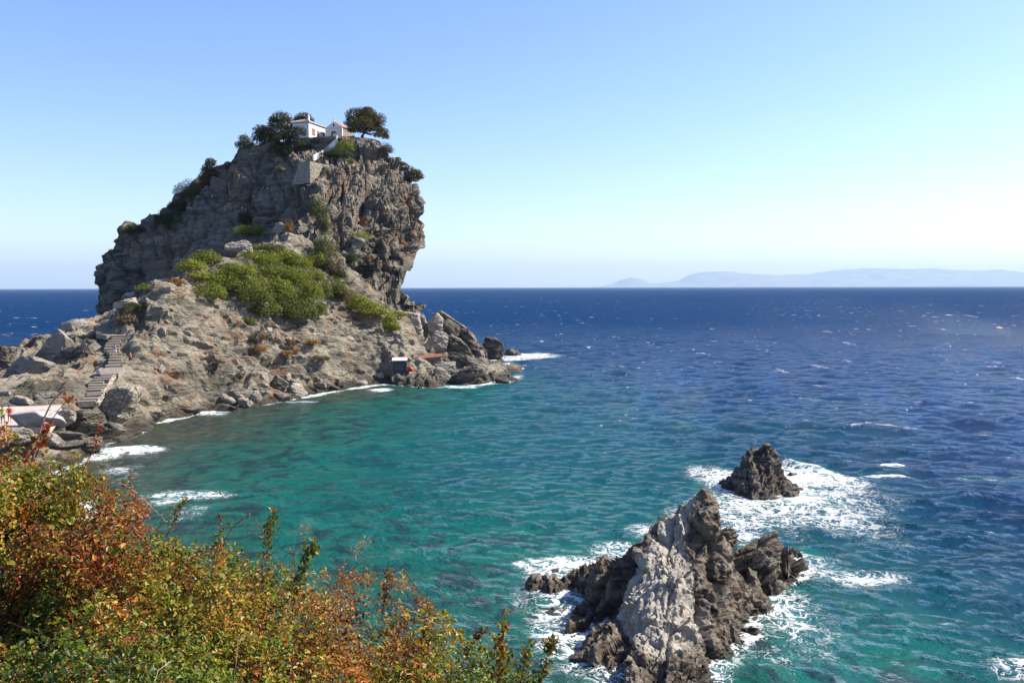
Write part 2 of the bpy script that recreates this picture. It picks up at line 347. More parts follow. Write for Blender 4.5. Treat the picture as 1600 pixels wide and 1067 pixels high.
# ------------------------------------------------------------------ massif: lofted solid through rails
def rail(pts): return np.array([at(*p) for p in pts])
RAILS = [
    rail([(598, 226, 262), (632, 252, 255), (657, 285, 250), (669, 320, 245), (671, 345, 241), (669, 368, 237), (663, 390, 233), (652, 408, 228), (636, 428, 223), (636, 442, 220), (657, 460, 214), (667, 480, 208), (667, 505, 204)]),
    rail([(580, 220, 257), (605, 250, 247), (628, 300, 238), (638, 350, 230), (640, 392, 225), (618, 420, 221), (612, 440, 216), (634, 465, 207), (628, 500, 199)]),
    rail([(556, 216, 256), (572, 250, 243), (585, 300, 230), (590, 350, 221), (588, 395, 216), (572, 425, 214), (570, 445, 210), (580, 480, 198)]),
    rail([(530, 232, 253), (535, 262, 238), (532, 300, 224), (535, 345, 214), (536, 390, 206), (528, 420, 201), (530, 460, 190)]),
    rail([(500, 228, 256), (503, 252, 241), (506, 285, 229), (495, 300, 220), (492, 330, 212), (490, 370, 203), (480, 420, 192)]),
    rail([(475, 226, 260), (462, 252, 248), (455, 285, 240), (448, 330, 228), (435, 370, 216), (425, 420, 200)]),
    rail([(440, 226, 264), (420, 270, 255), (405, 310, 246), (398, 350, 236), (385, 380, 225), (375, 420, 212)]),
    rail([(405, 230, 268), (375, 275, 260), (350, 320, 253), (335, 370, 245), (320, 410, 236), (305, 450, 230)]),
    rail([(388, 232, 272), (335, 275, 267), (300, 315, 262), (262, 360, 258), (245, 410, 255), (225, 470, 248)]),
    rail([(372, 234, 276), (326, 262, 275), (288, 294, 272), (242, 328, 270), (208, 346, 268), (184, 360, 267), (182, 384, 267), (165, 400, 267), (158, 430, 268), (148, 462, 270), (141, 492, 270)]),
]
RAILS.append(np.array([(-70, 285, 62), (-98, 290, 46), (-118, 295, 30), (-132, 295, 10), (-136, 295, -4.)]))
RAILS.append(np.array([(-60, 300, 62), (-62, 306, 40), (-68, 310, 20), (-70, 312, -4.)]))
RAILS.append(np.array([(-50, 298, 62), (-46, 299, 40), (-50, 298, 20), (-50, 298, -4.)]))
RAILS.append(np.array([(-42, 276, 62), (-32, 272, 45), (-36, 264, 30), (-43, 258, 18), (-42, 256, 8), (-40, 256, -4.)]))
ZT = 65.2
PLAT_C = np.array((-61., 272.))
def make_massif():
    zs = np.concatenate([np.arange(-4, 6, .8), np.arange(6, 63, .34)])
    nr = len(RAILS); ring = []
    for z in zs:
        pts = []
        for r in RAILS:
            rr = r[np.argsort(r[:, 2])]; pts.append([np.interp(z, rr[:, 2], rr[:, 0]), np.interp(z, rr[:, 2], rr[:, 1])])
        ring.append(pts)
    ring = np.array(ring)
    # Catmull-Rom around
    cols = [];
    for i in range(nr):
        p0, p1, p2, p3 = ring[:, i - 1], ring[:, i], ring[:, (i + 1) % nr], ring[:, (i + 2) % nr]
        L = np.linalg.norm(p2 - p1, axis=1).max(); step = .36 if (i < 10) else 1.3; m = max(3, int(L / step))
        t = (np.arange(m) / m)[None, :, None]; a, b, c, d = [q[:, None, :] for q in (p0, p1, p2, p3)]
        cr = .5 * ((2 * b) + (-a + c) * t + (2 * a - 5 * b + 4 * c - d) * t * t + (-a + 3 * b - 3 * c + d) * t ** 3)
        lin = b * (1 - t) + c * t
        cols.append(.6 * cr + .4 * lin)
    XY = np.concatenate(cols, 1); nz, nc = XY.shape[:2]
    G = np.concatenate([XY, np.repeat(zs[:, None], nc, 1)[..., None]], 2)
    # cap: rings drawn in towards the plateau
    top = G[-1].copy(); caps = []
    for s, z in [(.99, 62.85), (.975, 63.2), (.955, 63.5), (.93, 63.7), (.9, 63.8), (.8, 63.9), (.6, 63.9), (.3, 63.9), (.02, 63.9)]:
        q = top.copy(); q[:, :2] = PLAT_C + (top[:, :2] - PLAT_C) * s; q[:, 2] = z; caps.append(q)
    G = np.concatenate([G, np.array(caps)], 0)
    N = normals_grid(G, True); P = G.reshape(-1, 3); N = N.reshape(-1, 3)
    N[:, :] *= np.sign((N[:, :2] * (P[:, :2] - PLAT_C)).sum(1).mean())
    D1 = (.72, -.45, .38)
    right = np.clip((P[:, 0] + 64) / 10, 0, 1)
    big = fbm(P / 15., 3, 2)
    b0, c0 = blocks(P, 33, D1, 15, .4, .9); bq, cq = blocks(P, 35, (.2, -.5, .8), 24, .6, .9); b1, c1 = blocks(P, 3, D1, 6, .45, .7); b2, c2 = blocks(P, 8, D1, 2.6, .4); b3, c3 = blocks(P, 15, D1, 1.25, .45)
    rid = fbm(P @ basis(D1).T / np.array([7., 7., 2.2]), 4, 50, ridged=True)
    f = fbm(P * .9, 4, 61)
    top_k = np.clip((63.8 - P[:, 2]) / 2.5, .0, 1)
    kk = .38 + .62 * right
    DL = (-.35, .1, .93); QL = P @ basis((-.5, -.25, .83)).T
    slab = fbm(QL / np.array([16., 16., 3.2]), 4, 71, .5, True)
    d = big * 2.4 + bq * 1.6 - (1 - cq) * 1.2 + b0 * (1.6 + .5 * right) + b1 * .95 * kk + b2 * .5 * kk + b3 * .26 * kk - (1 - c0) * 1.2 - (1 - c1) * .5 * kk - (1 - c2) * .22 * kk + (rid - .3) * (.3 + .8 * right) + (slab - .3) * 2.3 * (1 - .6 * right) + f * .35 - 1.0 - (1.4 + 1.2 * np.clip((P[:, 2] - 22) / 4, 0, 1) * np.clip((40 - P[:, 2]) / 6, 0, 1)) * np.clip((P[:, 0] + 38) / 8, 0, 1)
    # two deep clefts in the right-hand face
    for (pxa, pya, pxb, pyb, wd, dp) in [(590, 262, 565, 345, 1.5, 3.4), (655, 300, 638, 400, 1.0, 2.2), (515, 285, 508, 330, 1.8, 3.0), (575, 350, 600, 415, 1.2, 1.6)]:
        a = at(pxa, pya, 238); b = at(pxb, pyb, 226); px = (P[:, 0] / P[:, 1]); tz = np.clip((P[:, 2] - b[2]) / (a[2] - b[2]), -.2, 1.2)
        cx = b[0] / b[1] + (a[0] / a[1] - b[0] / b[1]) * tz + perlin(P / 4, 5) * .004
        g = np.exp(-((px - cx) * 235 / wd) ** 2) * np.clip(1.2 - np.abs(tz - .5) * 1.6, 0, 1) * (P[:, 1] < 258)
        d -= g * dp
    pxv = P[:, 0] / P[:, 1] * 1300 + 800; wz = np.clip((pxv - 462) / 4, 0, 1) * np.clip((528 - pxv) / 4, 0, 1) * np.clip((P[:, 2] - 57.5) / 1.5, 0, 1) * (P[:, 1] < 264)
    d = d * (1 - wz) - 1.6 * wz
    P = P + N * (d * top_k)[:, None]
    P[:, 2] += (1 - wz) * (b2 * .25 + b1 * .25) * top_k
    fc = grid_faces(G.shape[0], nc, True)
    return mesh_np('hill', P, fc, M_cliff, smooth=False)
HILL = tag(make_massif(), kind='structure')
def bvh(o):
    me = o.data; n = len(me.vertices); v = np.empty(n * 3, np.float32); me.vertices.foreach_get('co', v)
    l = np.empty(len(me.loops), np.int32); me.loops.foreach_get('vertex_index', l)
    return BVHTree.FromPolygons(v.reshape(-1, 3).tolist(), l.reshape(-1, 4).tolist())
BV = [bvh(LAND), bvh(HILL)]
def hit(px, py, fallback=None):
    d = ray(px, py).normalized(); best = None
    for b in BV:
        h = b.ray_cast(Vector((0, 0, CAMZ)) + d * 25, d)
        if h[0] is not None and (best is None or h[3] < best[3]): best = h
    if best is None: return None
    return best[0], best[1]
def ground(x, y):
    best = None
    for b in BV:
        h = b.ray_cast(Vector((x, y, 200)), Vector((0, 0, -1)))
        if h[0] is not None and (best is None or h[0].z > best): best = h[0].z
    return best if best is not None else 0
print('land', time.time() - T0)
# ------------------------------------------------------------------ rocks standing in the sea
D_SR = (.88, -.42, .22)
def sea_rock(name, ctrl, xr, yr, step, seed, mat, pale=None, amp=1., jag=1., spike=0.):
    f = RBF([c[:2] for c in ctrl], [c[2] for c in ctrl], .02)
    xs = np.arange(*xr, step); ys = np.arange(*yr, step); X, Y = np.meshgrid(xs, ys); Q = np.stack([X.ravel(), Y.ravel()], 1)
    Z = f(Q); Z = np.maximum(Z, -2.5)
    G = np.stack([X, Y, Z.reshape(X.shape)], 2); N = normals_grid(G).reshape(-1, 3); P = G.reshape(-1, 3)
    m = np.zeros(len(P)) if pale is None else pale(P)
    B = basis(D_SR)
    b1, c1 = blocks(P, seed, D_SR, 3.6, .4, .9); b2, c2 = blocks(P, seed + 3, D_SR, 1.3, .35, .7); b3, c3 = blocks(P, seed + 6, D_SR, .38, .35)
    rid = fbm(P @ B.T / np.array([2.4, 2.0, .5]), 5, seed + 9, .6, True)
    fine = fbm(P @ B.T / np.array([.5, .5, .16]), 4, seed + 12, .6, True)
    jk = (1 - .9 * m) * jag
    d = amp * (b1 * .62 * (1 - .6 * m) + b2 * .2 * (1 - .5 * m) + b3 * .07 * (1 - .4 * m) - (1 - c1) * .22 - (1 - c2) * .1 + (rid - .3) * .3 * jk + (fine - .3) * .13 * (jk + .25 * m)) + fbm(P / 3., 2, seed + 20) * .25 + m * (blocks(P, seed + 40, (.1, -.6, .8), 1.5, .7, .8)[0] * .3 + blocks(P, seed + 41, (.3, -.5, .8), .6, .7, .8)[0] * .12)
    k = np.clip((P[:, 2] + 2.5) / 1.2, 0, 1)
    P = P + N * (d * k)[:, None]
    P[:, 2] += k * jk * (np.clip(rid - .35, 0, 1) ** 1.3) * (.15 + spike * .5)
    P[:, 0] += k * jk * (rid - .3) * .25
    # keep only what rises from the water
    fc = grid_faces(len(ys), len(xs)); keep = (P[fc][:, :, 2].max(1) > -1.2); fc = fc[keep]
    used = np.unique(fc); remap = -np.ones(len(P), int); remap[used] = np.arange(len(used))
    return mesh_np(name, P[used], remap[fc], mat, smooth=False, attrs={'pale': m[used]}), f
M_sear = rock_mat('sea_rock', (.036, .026, .019), (.125, .09, .063), (.26, .125, .055), .28, (.2, 1.25, .35), stain_amt=.5, wet=(.1, .55), dark=(.022, .018, .015), bumpd=.3, attr='pale', attr_cols=((.50, .44, .35), (.34, .29, .22), (.19, .155, .12)))
def s0(px, py, z=0): return sea(px, py, z)
C1 = []
for p in [(838, 915), (862, 955), (885, 1005), (925, 1035), (945, 1080), (985, 1125), (1060, 1135), (1105, 1085), (1128, 1015), (1168, 985), (1164, 940), (1200, 915), (1256, 897), (1246, 866)]: C1.append(tuple(s0(*p)))
wl = [c for c in C1]; cen = np.array((6.2, 42.5))
for c in wl:
    v = np.array(c[:2]) - cen; v /= np.linalg.norm(v); C1.append((c[0] + v[0] * 1.2, c[1] + v[1] * 1.2, -1.6)); C1.append((c[0] + v[0] * 5, c[1] + v[1] * 5, -4.5))
for px, py, Y in [(1098, 768, 46.5), (1104, 790, 46.2), (1082, 785, 46.3), (1070, 800, 46), (1052, 822, 45.4), (1040, 850, 44.6), (1100, 830, 45), (1075, 850, 44.2), (1090, 880, 43.2), (1115, 920, 42), (1020, 872, 44), (1005, 892, 43.2), (1040, 892, 42.4), (1075, 905, 42.2),
                  (1125, 828, 46.6), (1140, 862, 45.8), (1170, 880, 46.6), (1190, 862, 48.2), (1212, 840, 49.4), (1228, 850, 50), (1240, 872, 50.4), (1180, 915, 46.2), (1150, 905, 45),
                  (1012, 832, 47), (990, 850, 47.2), (960, 880, 47.8), (925, 900, 48), (900, 897, 49.6), (870, 910, 50), (900, 950, 47), (940, 940, 45.6), (950, 980, 43.4), (930, 1005, 42),
                  (980, 950, 42.2), (970, 1000, 40), (975, 1050, 37.7), (1020, 940, 40.9), (1060, 950, 40.5), (1040, 1000, 38.5), (1090, 980, 40), (1040, 1050, 36.6), (1095, 1030, 38.6), (1130, 960, 42.4), (1150, 975, 43.2)]:
    q = at(px, py, Y); C1.append(tuple(q))
for x, y, z in [(2.5, 52.2, -.2), (5, 51, -.2), (8, 50.8, -.1), (11, 51.4, .2), (13.5, 52.6, .1), (17, 54.8, -.6), (0, 53.5, -1), (10, 55, -3), (4, 56, -3.5), (15, 57, -3), (-4, 56, -5), (-5, 50, -4.5), (20, 58, -5), (22, 52, -5), (21, 45, -5), (16, 40, -4.5), (12, 36, -4.5), (-3, 44, -4), (-1, 38, -3.5), (22, 38, -6), (-4, 33, -5), (8, 60, -6)]: C1.append((x, y, z))
def pale1(P):
    a = at(1030, 940, 41); q = (P[:, 0] - 6.9 + fbm(P / 1.5, 3, 5) * .8) / (2.3 + .12 * (P[:, 1] - 38).clip(0, 5)); 
    m = np.exp(-np.abs(q) ** 5) * (P[:, 1] < 44.2) * (P[:, 1] > 31.5)
    # the pale fin running up to the peak
    t = np.clip((P[:, 1] - 42.5) / 4.2, 0, 1); cx = 7.3 + 2.4 * t
    fin = np.exp(-((P[:, 0] - cx) / .95) ** 4) * (P[:, 1] > 41.5) * (P[:, 1] < 46.9) * (P[:, 2] > 1.6)
    return np.clip(np.maximum(m, fin), 0, 1) * np.clip((P[:, 2] - .55) / .5, 0, 1)
R1, f1 = sea_rock('sea_rock', C1, (-5, 23), (31, 59), .085, 100, M_sear, pale1, 1.0, 1.0)
tag(R1, 'large jagged sea rock in the foreground with a pale grey slab face and pointed peak', 'rock')
C2 = []
for p in [(1137, 752), (1150, 768), (1180, 780), (1212, 778), (1238, 760), (1240, 742)]: C2.append(tuple(s0(*p)))
wl2 = list(C2); c2c = np.array((22.5, 73.))
for c in wl2:
    v = np.array(c[:2]) - c2c; v /= np.linalg.norm(v); C2.append((c[0] + v[0] * 1., c[1] + v[1] * 1., -1.4)); C2.append((c[0] + v[0] * 4, c[1] + v[1] * 4, -4))
for px, py, Y in [(1196, 700, 74.5), (1206, 704, 74.6), (1178, 715, 74), (1160, 730, 73.4), (1212, 728, 74), (1195, 745, 72.6), (1175, 755, 72), (1225, 742, 74.6), (1150, 742, 73)]: C2.append(tuple(at(px, py, Y)))
for x, y, z in [(19.3, 76.3, -.3), (22, 77.6, -.2), (25, 76.6, -.3), (16, 76, -4), (20, 82, -5), (26, 82, -5), (30, 77, -5), (30, 70, -5), (15, 70, -4), (20, 66, -4), (26, 66, -4)]: C2.append((x, y, z))
M_sear2 = rock_mat('dark_sea_rock', (.03, .023, .018), (.085, .06, .042), (.22, .11, .05), .35, (.2, 1.25, .35), stain_amt=.6, wet=(.1, .9), dark=(.012, .01, .009), bumpd=.35)
R2, f2 = sea_rock('sea_rock', C2, (14, 32), (66, 84), .12, 300, M_sear2, None, .75, 1.7, .3)
tag(R2, 'smaller dark pyramid shaped sea rock ringed by white surf', 'rock')
# ------------------------------------------------------------------ water surface
def make_sea():
    fine = np.radians(np.arange(-35.5, 35.6, .14)); rest = np.radians(np.concatenate([np.arange(36.5, 60, 1.5), np.arange(60, 300, 4), np.arange(300, 323.9, 1.5)]))
    th = np.concatenate([fine, rest])
    r = [14.]
    while r[-1] < 60000:
        q = r[-1]; r.append(q + max(.16, q * float(np.interp(math.log(q), [math.log(250), math.log(1500), math.log(6000)], [.0042, .011, .03]))))
    r = np.array(r); TH, RR = np.meshgrid(th, r); X = np.sin(TH) * RR; Y = np.cos(TH) * RR
    Q = np.stack([X.ravel(), Y.ravel()], 1); rad = RR.ravel(); n = len(Q)
    # colour controls: 0 stony shallows .. 1 open sea
    ctl = [(180, 690, .06), (240, 672, .12), (330, 655, .12), (420, 640, .16), (520, 622, .17), (600, 608, .14), (660, 615, .2), (760, 605, .42), (800, 580, .6), (230, 720, .16), (330, 700, .22), (420, 680, .25), (560, 650, .32), (700, 630, .42), (300, 800, .26), (350, 760, .3), (500, 720, .36), (500, 800, .36), (650, 700, .42), (600, 850, .33), (700, 980, .3), (660, 900, .32), (800, 880, .36), (800, 750, .46), (780, 660, .5), (950, 680, .58), (900, 620, .66), (900, 590, .78), (880, 560, .88), (760, 520, .95), (1000, 600, .8), (1100, 640, .74), (1000, 560, .97), (1200, 600, .95), (1300, 640, .82), (1450, 640, .98), (1250, 670, .66), (1400, 680, .72), (1100, 720, .62), (950, 800, .46), (1050, 760, .55), (1300, 720, .7), (1450, 720, .85), (1590, 720, .95), (1350, 860, .58), (1450, 820, .7), (1590, 820, .8), (1300, 960, .48), (1450, 950, .55), (1590, 930, .66), (1180, 1050, .2), (1300, 1050, .36), (1400, 1040, .3), (1590, 1050, .5), (820, 960, .28), (900, 1050, .22), (800, 1060, .24), (1280, 900, .42), (700, 500, 1), (1500, 500, 1), (30, 500, 1), (-200, 540, 1), (1900, 700, 1), (1900, 1000, .8)]
    pts = [sea(a, b) for a, b, c in ctl]; pn = [(p[0], p[1]) for p in pts]
    def warp(q): # log-distance plane keeps the interpolation even near and far
        rr = np.hypot(q[:, 0], q[:, 1]); a = np.arctan2(q[:, 0], q[:, 1]); return np.stack([np.clip(a, -1.2, 1.2) * 1.6, np.log(np.clip(rr, 20, 900) / 20)], 1)
    fz = RBF(warp(np.array(pn)), [c[2] for c in ctl], .05)
    P0 = np.stack([Q[:, 0], Q[:, 1], np.zeros(n)], 1)
    deep = fz(warp(Q)); deep = deep + fbm(P0 / 22, 3, 3) * .1 * (deep > .2)
    deep = np.clip(deep, 0.03, 1)
    lt = np.full(n, -9.); m = (rad < 330) & (np.abs(Q[:, 0]) < 170); lt[m] = terr(Q[m])
    l1 = np.full(n, -9.); m = (Q[:, 0] > -8) & (Q[:, 0] < 26) & (Q[:, 1] > 28) & (Q[:, 1] < 62); l1[m] = f1(Q[m])
    l2 = np.full(n, -9.); m = (Q[:, 0] > 14) & (Q[:, 0] < 42) & (Q[:, 1] > 62) & (Q[:, 1] < 88); l2[m] = f2(Q[m])
    deep = np.minimum(deep, np.clip(.06 - (np.maximum(l1, l2) + .3) * .11, 0, 1) + .1)
    # waves
    rng = np.random.default_rng(4); z = np.zeros(n); hx = np.zeros(n); hy = np.zeros(n)
    open_ = np.clip((deep - .25) / .5, 0, 1); shel = .24 + .76 * open_
    cell = np.maximum(rad * .0042, .16); cell = np.where(rad > 250, rad * np.interp(np.log(rad), [math.log(250), math.log(1500)], [.0042, .011]), cell)
    for i in range(64):
        lam = .9 * (11 / .9) ** (i / 63.) * rng.uniform(.9, 1.1); a = .0125 * lam ** .72 * rng.uniform(.6, 1.3)
        ang = R(248) + rng.normal() * .55; kx, ky = math.cos(ang), math.sin(ang); k = 2 * math.pi / lam
        ph = k * (kx * Q[:, 0] + ky * Q[:, 1]) + rng.uniform(0, 6.28); fade = np.clip((lam / cell - 1.5) / 3, 0, 1) * a
        c, s_ = np.cos(ph), np.sin(ph); z += fade * c; hx -= fade * s_ * kx * 1.0; hy -= fade * s_ * ky * 1.0
    grp = .75 + .5 * fbm(P0 / 30, 2, 8)
    z *= shel * grp; hx *= shel; hy *= shel
    # foam
    foam = np.zeros(n)
    for l, wd in ((l1, 1.5), (l2, 2.6)):
        foam = np.maximum(foam, np.exp(-((l + .45) / wd) ** 2) * .60 * (l > -8))
    ld = np.where(lt > -8, lt, -9); sh = np.exp(-((ld + 1.1) / .85) ** 2) * .72 * np.clip(fbm(P0 / 9, 2, 31) * 1.6 + .9, .3, 1.25)
    foam = np.maximum(foam, sh)
    xs = []
    def patch(px, py, wpx, hpx, s, tilt=0):
        c = sea(px, py); wpx *= 1.25; hpx *= 1.3; s = s * .9 if s < .9 else s; ex = abs(sea(px + wpx / 2, py)[0] - c[0]); ey = abs(sea(px, py - hpx / 2)[1] - sea(px, py + hpx / 2)[1]) / 2
        dx = Q[:, 0] - c[0]; dy = Q[:, 1] - c[1]; ca, sa = math.cos(tilt), math.sin(tilt); u = (dx * ca + dy * sa) / ex; v = (-dx * sa + dy * ca) / ey
        np.maximum(foam, np.exp(-(u * u + v * v) ** 1.3) * s, out=foam)
    for a in [(1115, 742, 80, 30, .85), (1260, 745, 110, 30, .92), (1200, 795, 260, 50, .78), (1150, 800, 120, 60, .74), (1270, 775, 160, 34, .84), (1330, 775, 130, 60, .6), (1310, 750, 80, 26, .95), (1150, 825, 80, 50, .8), (1290, 800, 170, 60, .75), (1220, 830, 150, 40, .45), (1340, 830, 150, 40, .5), (1390, 850, 120, 26, .45), (1350, 905, 130, 24, .8), (1290, 890, 130, 50, .55),
              (1215, 950, 150, 130, .66), (1200, 1010, 130, 80, .5), (1190, 925, 80, 30, .85), (860, 990, 80, 90, .6), (900, 1030, 80, 60, .65), (820, 930, 60, 60, .45), (900, 880, 150, 24, .8), (970, 860, 100, 30, .85), (1020, 830, 80, 26, .7), (1060, 800, 60, 30, .5), (1590, 1045, 110, 40, .75), (1560, 1030, 50, 16, .6),
              (300, 773, 140, 16, .68), (255, 785, 60, 14, .55), (200, 703, 90, 12, 1.0), (165, 712, 60, 14, .85), (185, 735, 70, 20, .5), (300, 800, 60, 30, .5), (350, 632, 60, 8, .55), (310, 645, 90, 9, .8),
              (830, 556, 80, 8, .92), (800, 560, 60, 7, .9), (780, 595, 40, 7, .95), (720, 604, 60, 5, .8), (665, 602, 50, 4, .8), (595, 609, 34, 4, .9), (470, 628, 60, 4, .6), (700, 560, 30, 5, .5)]: patch(*a)
    crest = np.zeros(n)
    def breaker(pxa, pya, pxb, pyb, h, s, wd=1.0):
        a = sea(pxa, pya)[:2]; b = sea(pxb, pyb)[:2]; d = b - a; L = np.linalg.norm(d); d /= L; nn = np.array((d[1], -d[0])); nn *= -np.sign(nn[1])
        v = Q - a; u = v @ d; w_ = v @ nn + np.sin(u * .5) * .7 + perlin(P0 / 2.5, 9) * 1.1 * wd; e = np.clip(np.minimum(u, L - u) / (L * .3) + .2, 0, 1) * (u > -L * .1) * (u < L * 1.1)
        z[:] += e * h * np.exp(-(w_ / (1.8 * wd)) ** 2); np.maximum(foam, e * s * np.exp(-((w_ + .5 * wd) / (.75 * wd)) ** 2), out=foam); crest[:] = np.maximum(crest, e * np.exp(-((w_ + 1.8 * wd) / (1.6 * wd)) ** 2))
    breaker(1330, 671, 1440, 673, .45, 1.15, .9); breaker(1335, 748, 1440, 750, .3, 1.0, .7); breaker(1215, 725, 1290, 740, .6, 1.2, .9); breaker(1480, 748, 1600, 760, .25, .5, .7); breaker(160, 707, 235, 702, .35, 1.1, .9)
    zz = z / (np.std(z[(rad < 300) & (open_ > .9)]) + 1e-6)
    cap = np.clip((zz - 1.75) / .8, 0, 1) * np.clip(fbm(P0 / 6, 3, 91) * 3 - .25, 0, 1) * open_ * (rad < 420)
    foam = np.maximum(foam, cap * 1.0)
    P = np.stack([Q[:, 0] + hx, Q[:, 1] + hy, z], 1)
    return mesh_np('sea_water', P, grid_faces(len(r), len(th), True), M_water, smooth=True, attrs={'deep': deep, 'foam': foam, 'crest': crest, 'far': np.clip((rad - 60) / 800, 0, 1)})
t = NT('sea_water')
c = t.coords('Object'); A = lambda nme: t.n('ShaderNodeAttribute', attribute_name=nme).outputs['Fac']
deep, foam, crest, far = A('deep'), A('foam'), A('crest'), A('far')
n1 = t.noise(c, .09, 4, .6, .6); n2 = t.noise(t.coords('Object', (.5, 1, 1)), .35, 4, .6, .5); n3 = t.noise(c, .03, 3)
dv = t.math('ADD', deep, t.math('MULTIPLY', t.math('SUBTRACT', n1, .5), .2))
cr = t.n('ShaderNodeValToRGB', i_Fac=dv); e = cr.color_ramp
STOPS = [(0.0, (.06, .055, .03)), (.14, (.035, .06, .035)), (.24, (.006, .095, .060)), (.36, (.000, .125, .094)), (.5, (.000, .09, .100)), (.68, (.000, .058, .105)), (.86, (.000, .038, .11)), (1.0, (.000, .036, .125))]
while len(e.elements) < len(STOPS): e.elements.new(.5)
for el, (p_, c_) in zip(e.elements, STOPS): el.position = p_; el.color = (*c_, 1)
col = cr.outputs[0]
shal = t.ramp(deep, .52, .3)
# dark and light stones and weed on the shallow bed
bed = t.noise(t.coords('Object', (1, .8, 1)), .33, 4, .6, 1.2)
col = t.mix(t.math('MULTIPLY', t.ramp(bed, .49, .6), t.math('MULTIPLY', shal, .9)), col, (.008, .035, .035))
col = t.mix(t.math('MULTIPLY', t.ramp(bed, .44, .3), t.math('MULTIPLY', shal, .55)), col, (.05, .15, .10))
vs2 = t.math('MULTIPLY', t.ramp(deep, .26, .1), t.ramp(t.noise(c, .9, 5, .65, .8), .42, .62))
col = t.mix(t.math('MULTIPLY', vs2, .8), col, (.10, .08, .04))
col = t.mix(t.math('MULTIPLY', crest, .6), col, (.004, .12, .11))
col = t.mix(t.math('MULTIPLY', t.ramp(n2, .35, .7), .35), col, t.mix(.5, col, (.0, .012, .03)))
halo = t.ramp(t.math('MULTIPLY', foam, t.ramp(n1, .2, .6)), .2, .9)
col = t.mix(t.math('MULTIPLY', halo, .5), col, (.09, .30, .33))
col = t.mix(1., col, (.80, .80, .84), 'MULTIPLY')
# foam lace
wv = t.n('ShaderNodeTexNoise', i_Vector=c, i_Scale=.55, i_Detail=4.); wc = t.n('ShaderNodeVectorMath', operation='MULTIPLY_ADD'); t.put(wc.inputs[0], wv.outputs['Color']); wc.inputs[1].default_value = (2.4, 2.4, 0); t.put(wc.inputs[2], c)
def vein(sc, det=2.):
    q = t.n('ShaderNodeTexNoise', i_Vector=wc, i_Scale=sc, i_Detail=det, i_Roughness=.6); return t.math('ABSOLUTE', t.math('SUBTRACT', q.outputs[0], .5))
web = t.math('MINIMUM', t.math('MULTIPLY', vein(.7), .9), t.math('MULTIPLY', vein(2.1), 1.3)); fn = t.noise(wc, 3.4, 6, .72); fm = t.noise(c, .4, 4, .6)
patt = t.math('ADD', t.math('MULTIPLY', t.ramp(web, .10, 0.), .46), t.math('ADD', t.math('MULTIPLY', fn, .42), t.math('MULTIPLY', fm, .40)))
th = t.math('SUBTRACT', 1.08, t.math('MULTIPLY', foam, .74))
fmask = t.math('MULTIPLY', t.ramp(t.math('SUBTRACT', patt, th), -.02, .26), t.ramp(fn, .25, .5, .72, 1.))
# scattered whitecaps of the open sea
wcap = t.noise(t.coords('Object', (.16, .07, 1), (0, 0, R(-12))), 1., 5, .62, .3)
wm = t.math('MULTIPLY', t.ramp(wcap, .625, .72), t.math('MULTIPLY', t.math('MULTIPLY', t.ramp(deep, .7, .95), t.ramp(t.noise(c, .006, 3), .42, .58)), t.ramp(far, .03, .25)))
fmask = t.math('MAXIMUM', fmask, t.math('MULTIPLY', wm, .75))
wc_glint = t.noise(t.coords('Object', (.5, .8, 1), (0, 0, R(-14))), 1., 4, .6, .2); wc4 = t.noise(c, .05, 3)  # small foam specks, also painted to stand for sun glints
fmask = t.math('MAXIMUM', fmask, t.math('MULTIPLY', t.math('MULTIPLY', t.ramp(wc_glint, .665, .74), t.ramp(wc4, .42, .6)), t.ramp(deep, .4, .7)))
fc_ = t.mix(fn, (.62, .66, .68), (.88, .88, .87))
col = t.mix(fmask, col, fc_)
# ripples
rp1 = t.noise(t.coords('Object', (.6, 1, 1), (0, 0, R(-18))), 1.1, 5, .62, .4); rp2 = t.noise(t.coords('Object', (.7, 1, 1), (0, 0, R(15))), 4.2, 4, .6, .3)
rp3 = t.noise(t.coords('Object', (.55, 1, 1), (0, 0, R(-18))), .16, 4, .6, .3)
hgt = t.math('ADD', t.math('MULTIPLY', rp1, .75), t.math('MULTIPLY', rp2, .34)); hgt = t.math('ADD', hgt, t.math('MULTIPLY', t.math('MULTIPLY', rp3, 3.4), far)); hgt = t.math('ADD', hgt, t.math('MULTIPLY', fmask, .12))
calm = t.ramp(deep, .1, .7, .5, 1.)
bp = t.n('ShaderNodeBump', i_Height=hgt, i_Distance=1.0); t.put(bp.inputs['Strength'], calm)
t.set(Base_Color=col, Roughness=.9, Normal=bp.outputs[0]); t.b.inputs['Specular IOR Level'].default_value = 0
# reflection: Fresnel, held below the mean reflectance of a wind-roughened sea
fr = t.n('ShaderNodeFresnel', i_IOR=1.33, i_Normal=bp.outputs[0]); fr = t.math('MINIMUM', fr, t.ramp(far, 0, .5, .42, .045)); fr = t.math('MULTIPLY', fr, t.ramp(fmask, 0, .5, 1, .05))
gl = t.n('ShaderNodeBsdfGlossy', i_Normal=bp.outputs[0]); t.put(gl.inputs['Roughness'], t.ramp(far, 0, .5, .03, .08)); gl.inputs['Color'].default_value = (1, 1, 1, 1)
mx = t.n('ShaderNodeMixShader'); t.put(mx.inputs[0], fr); t.put(mx.inputs[1], t.b.outputs[0]); t.put(mx.inputs[2], gl.outputs[0]); t.t.links.new(mx.outputs[0], t.out.inputs[0])
M_water = t.m
WATER = tag(make_sea(), kind='structure')
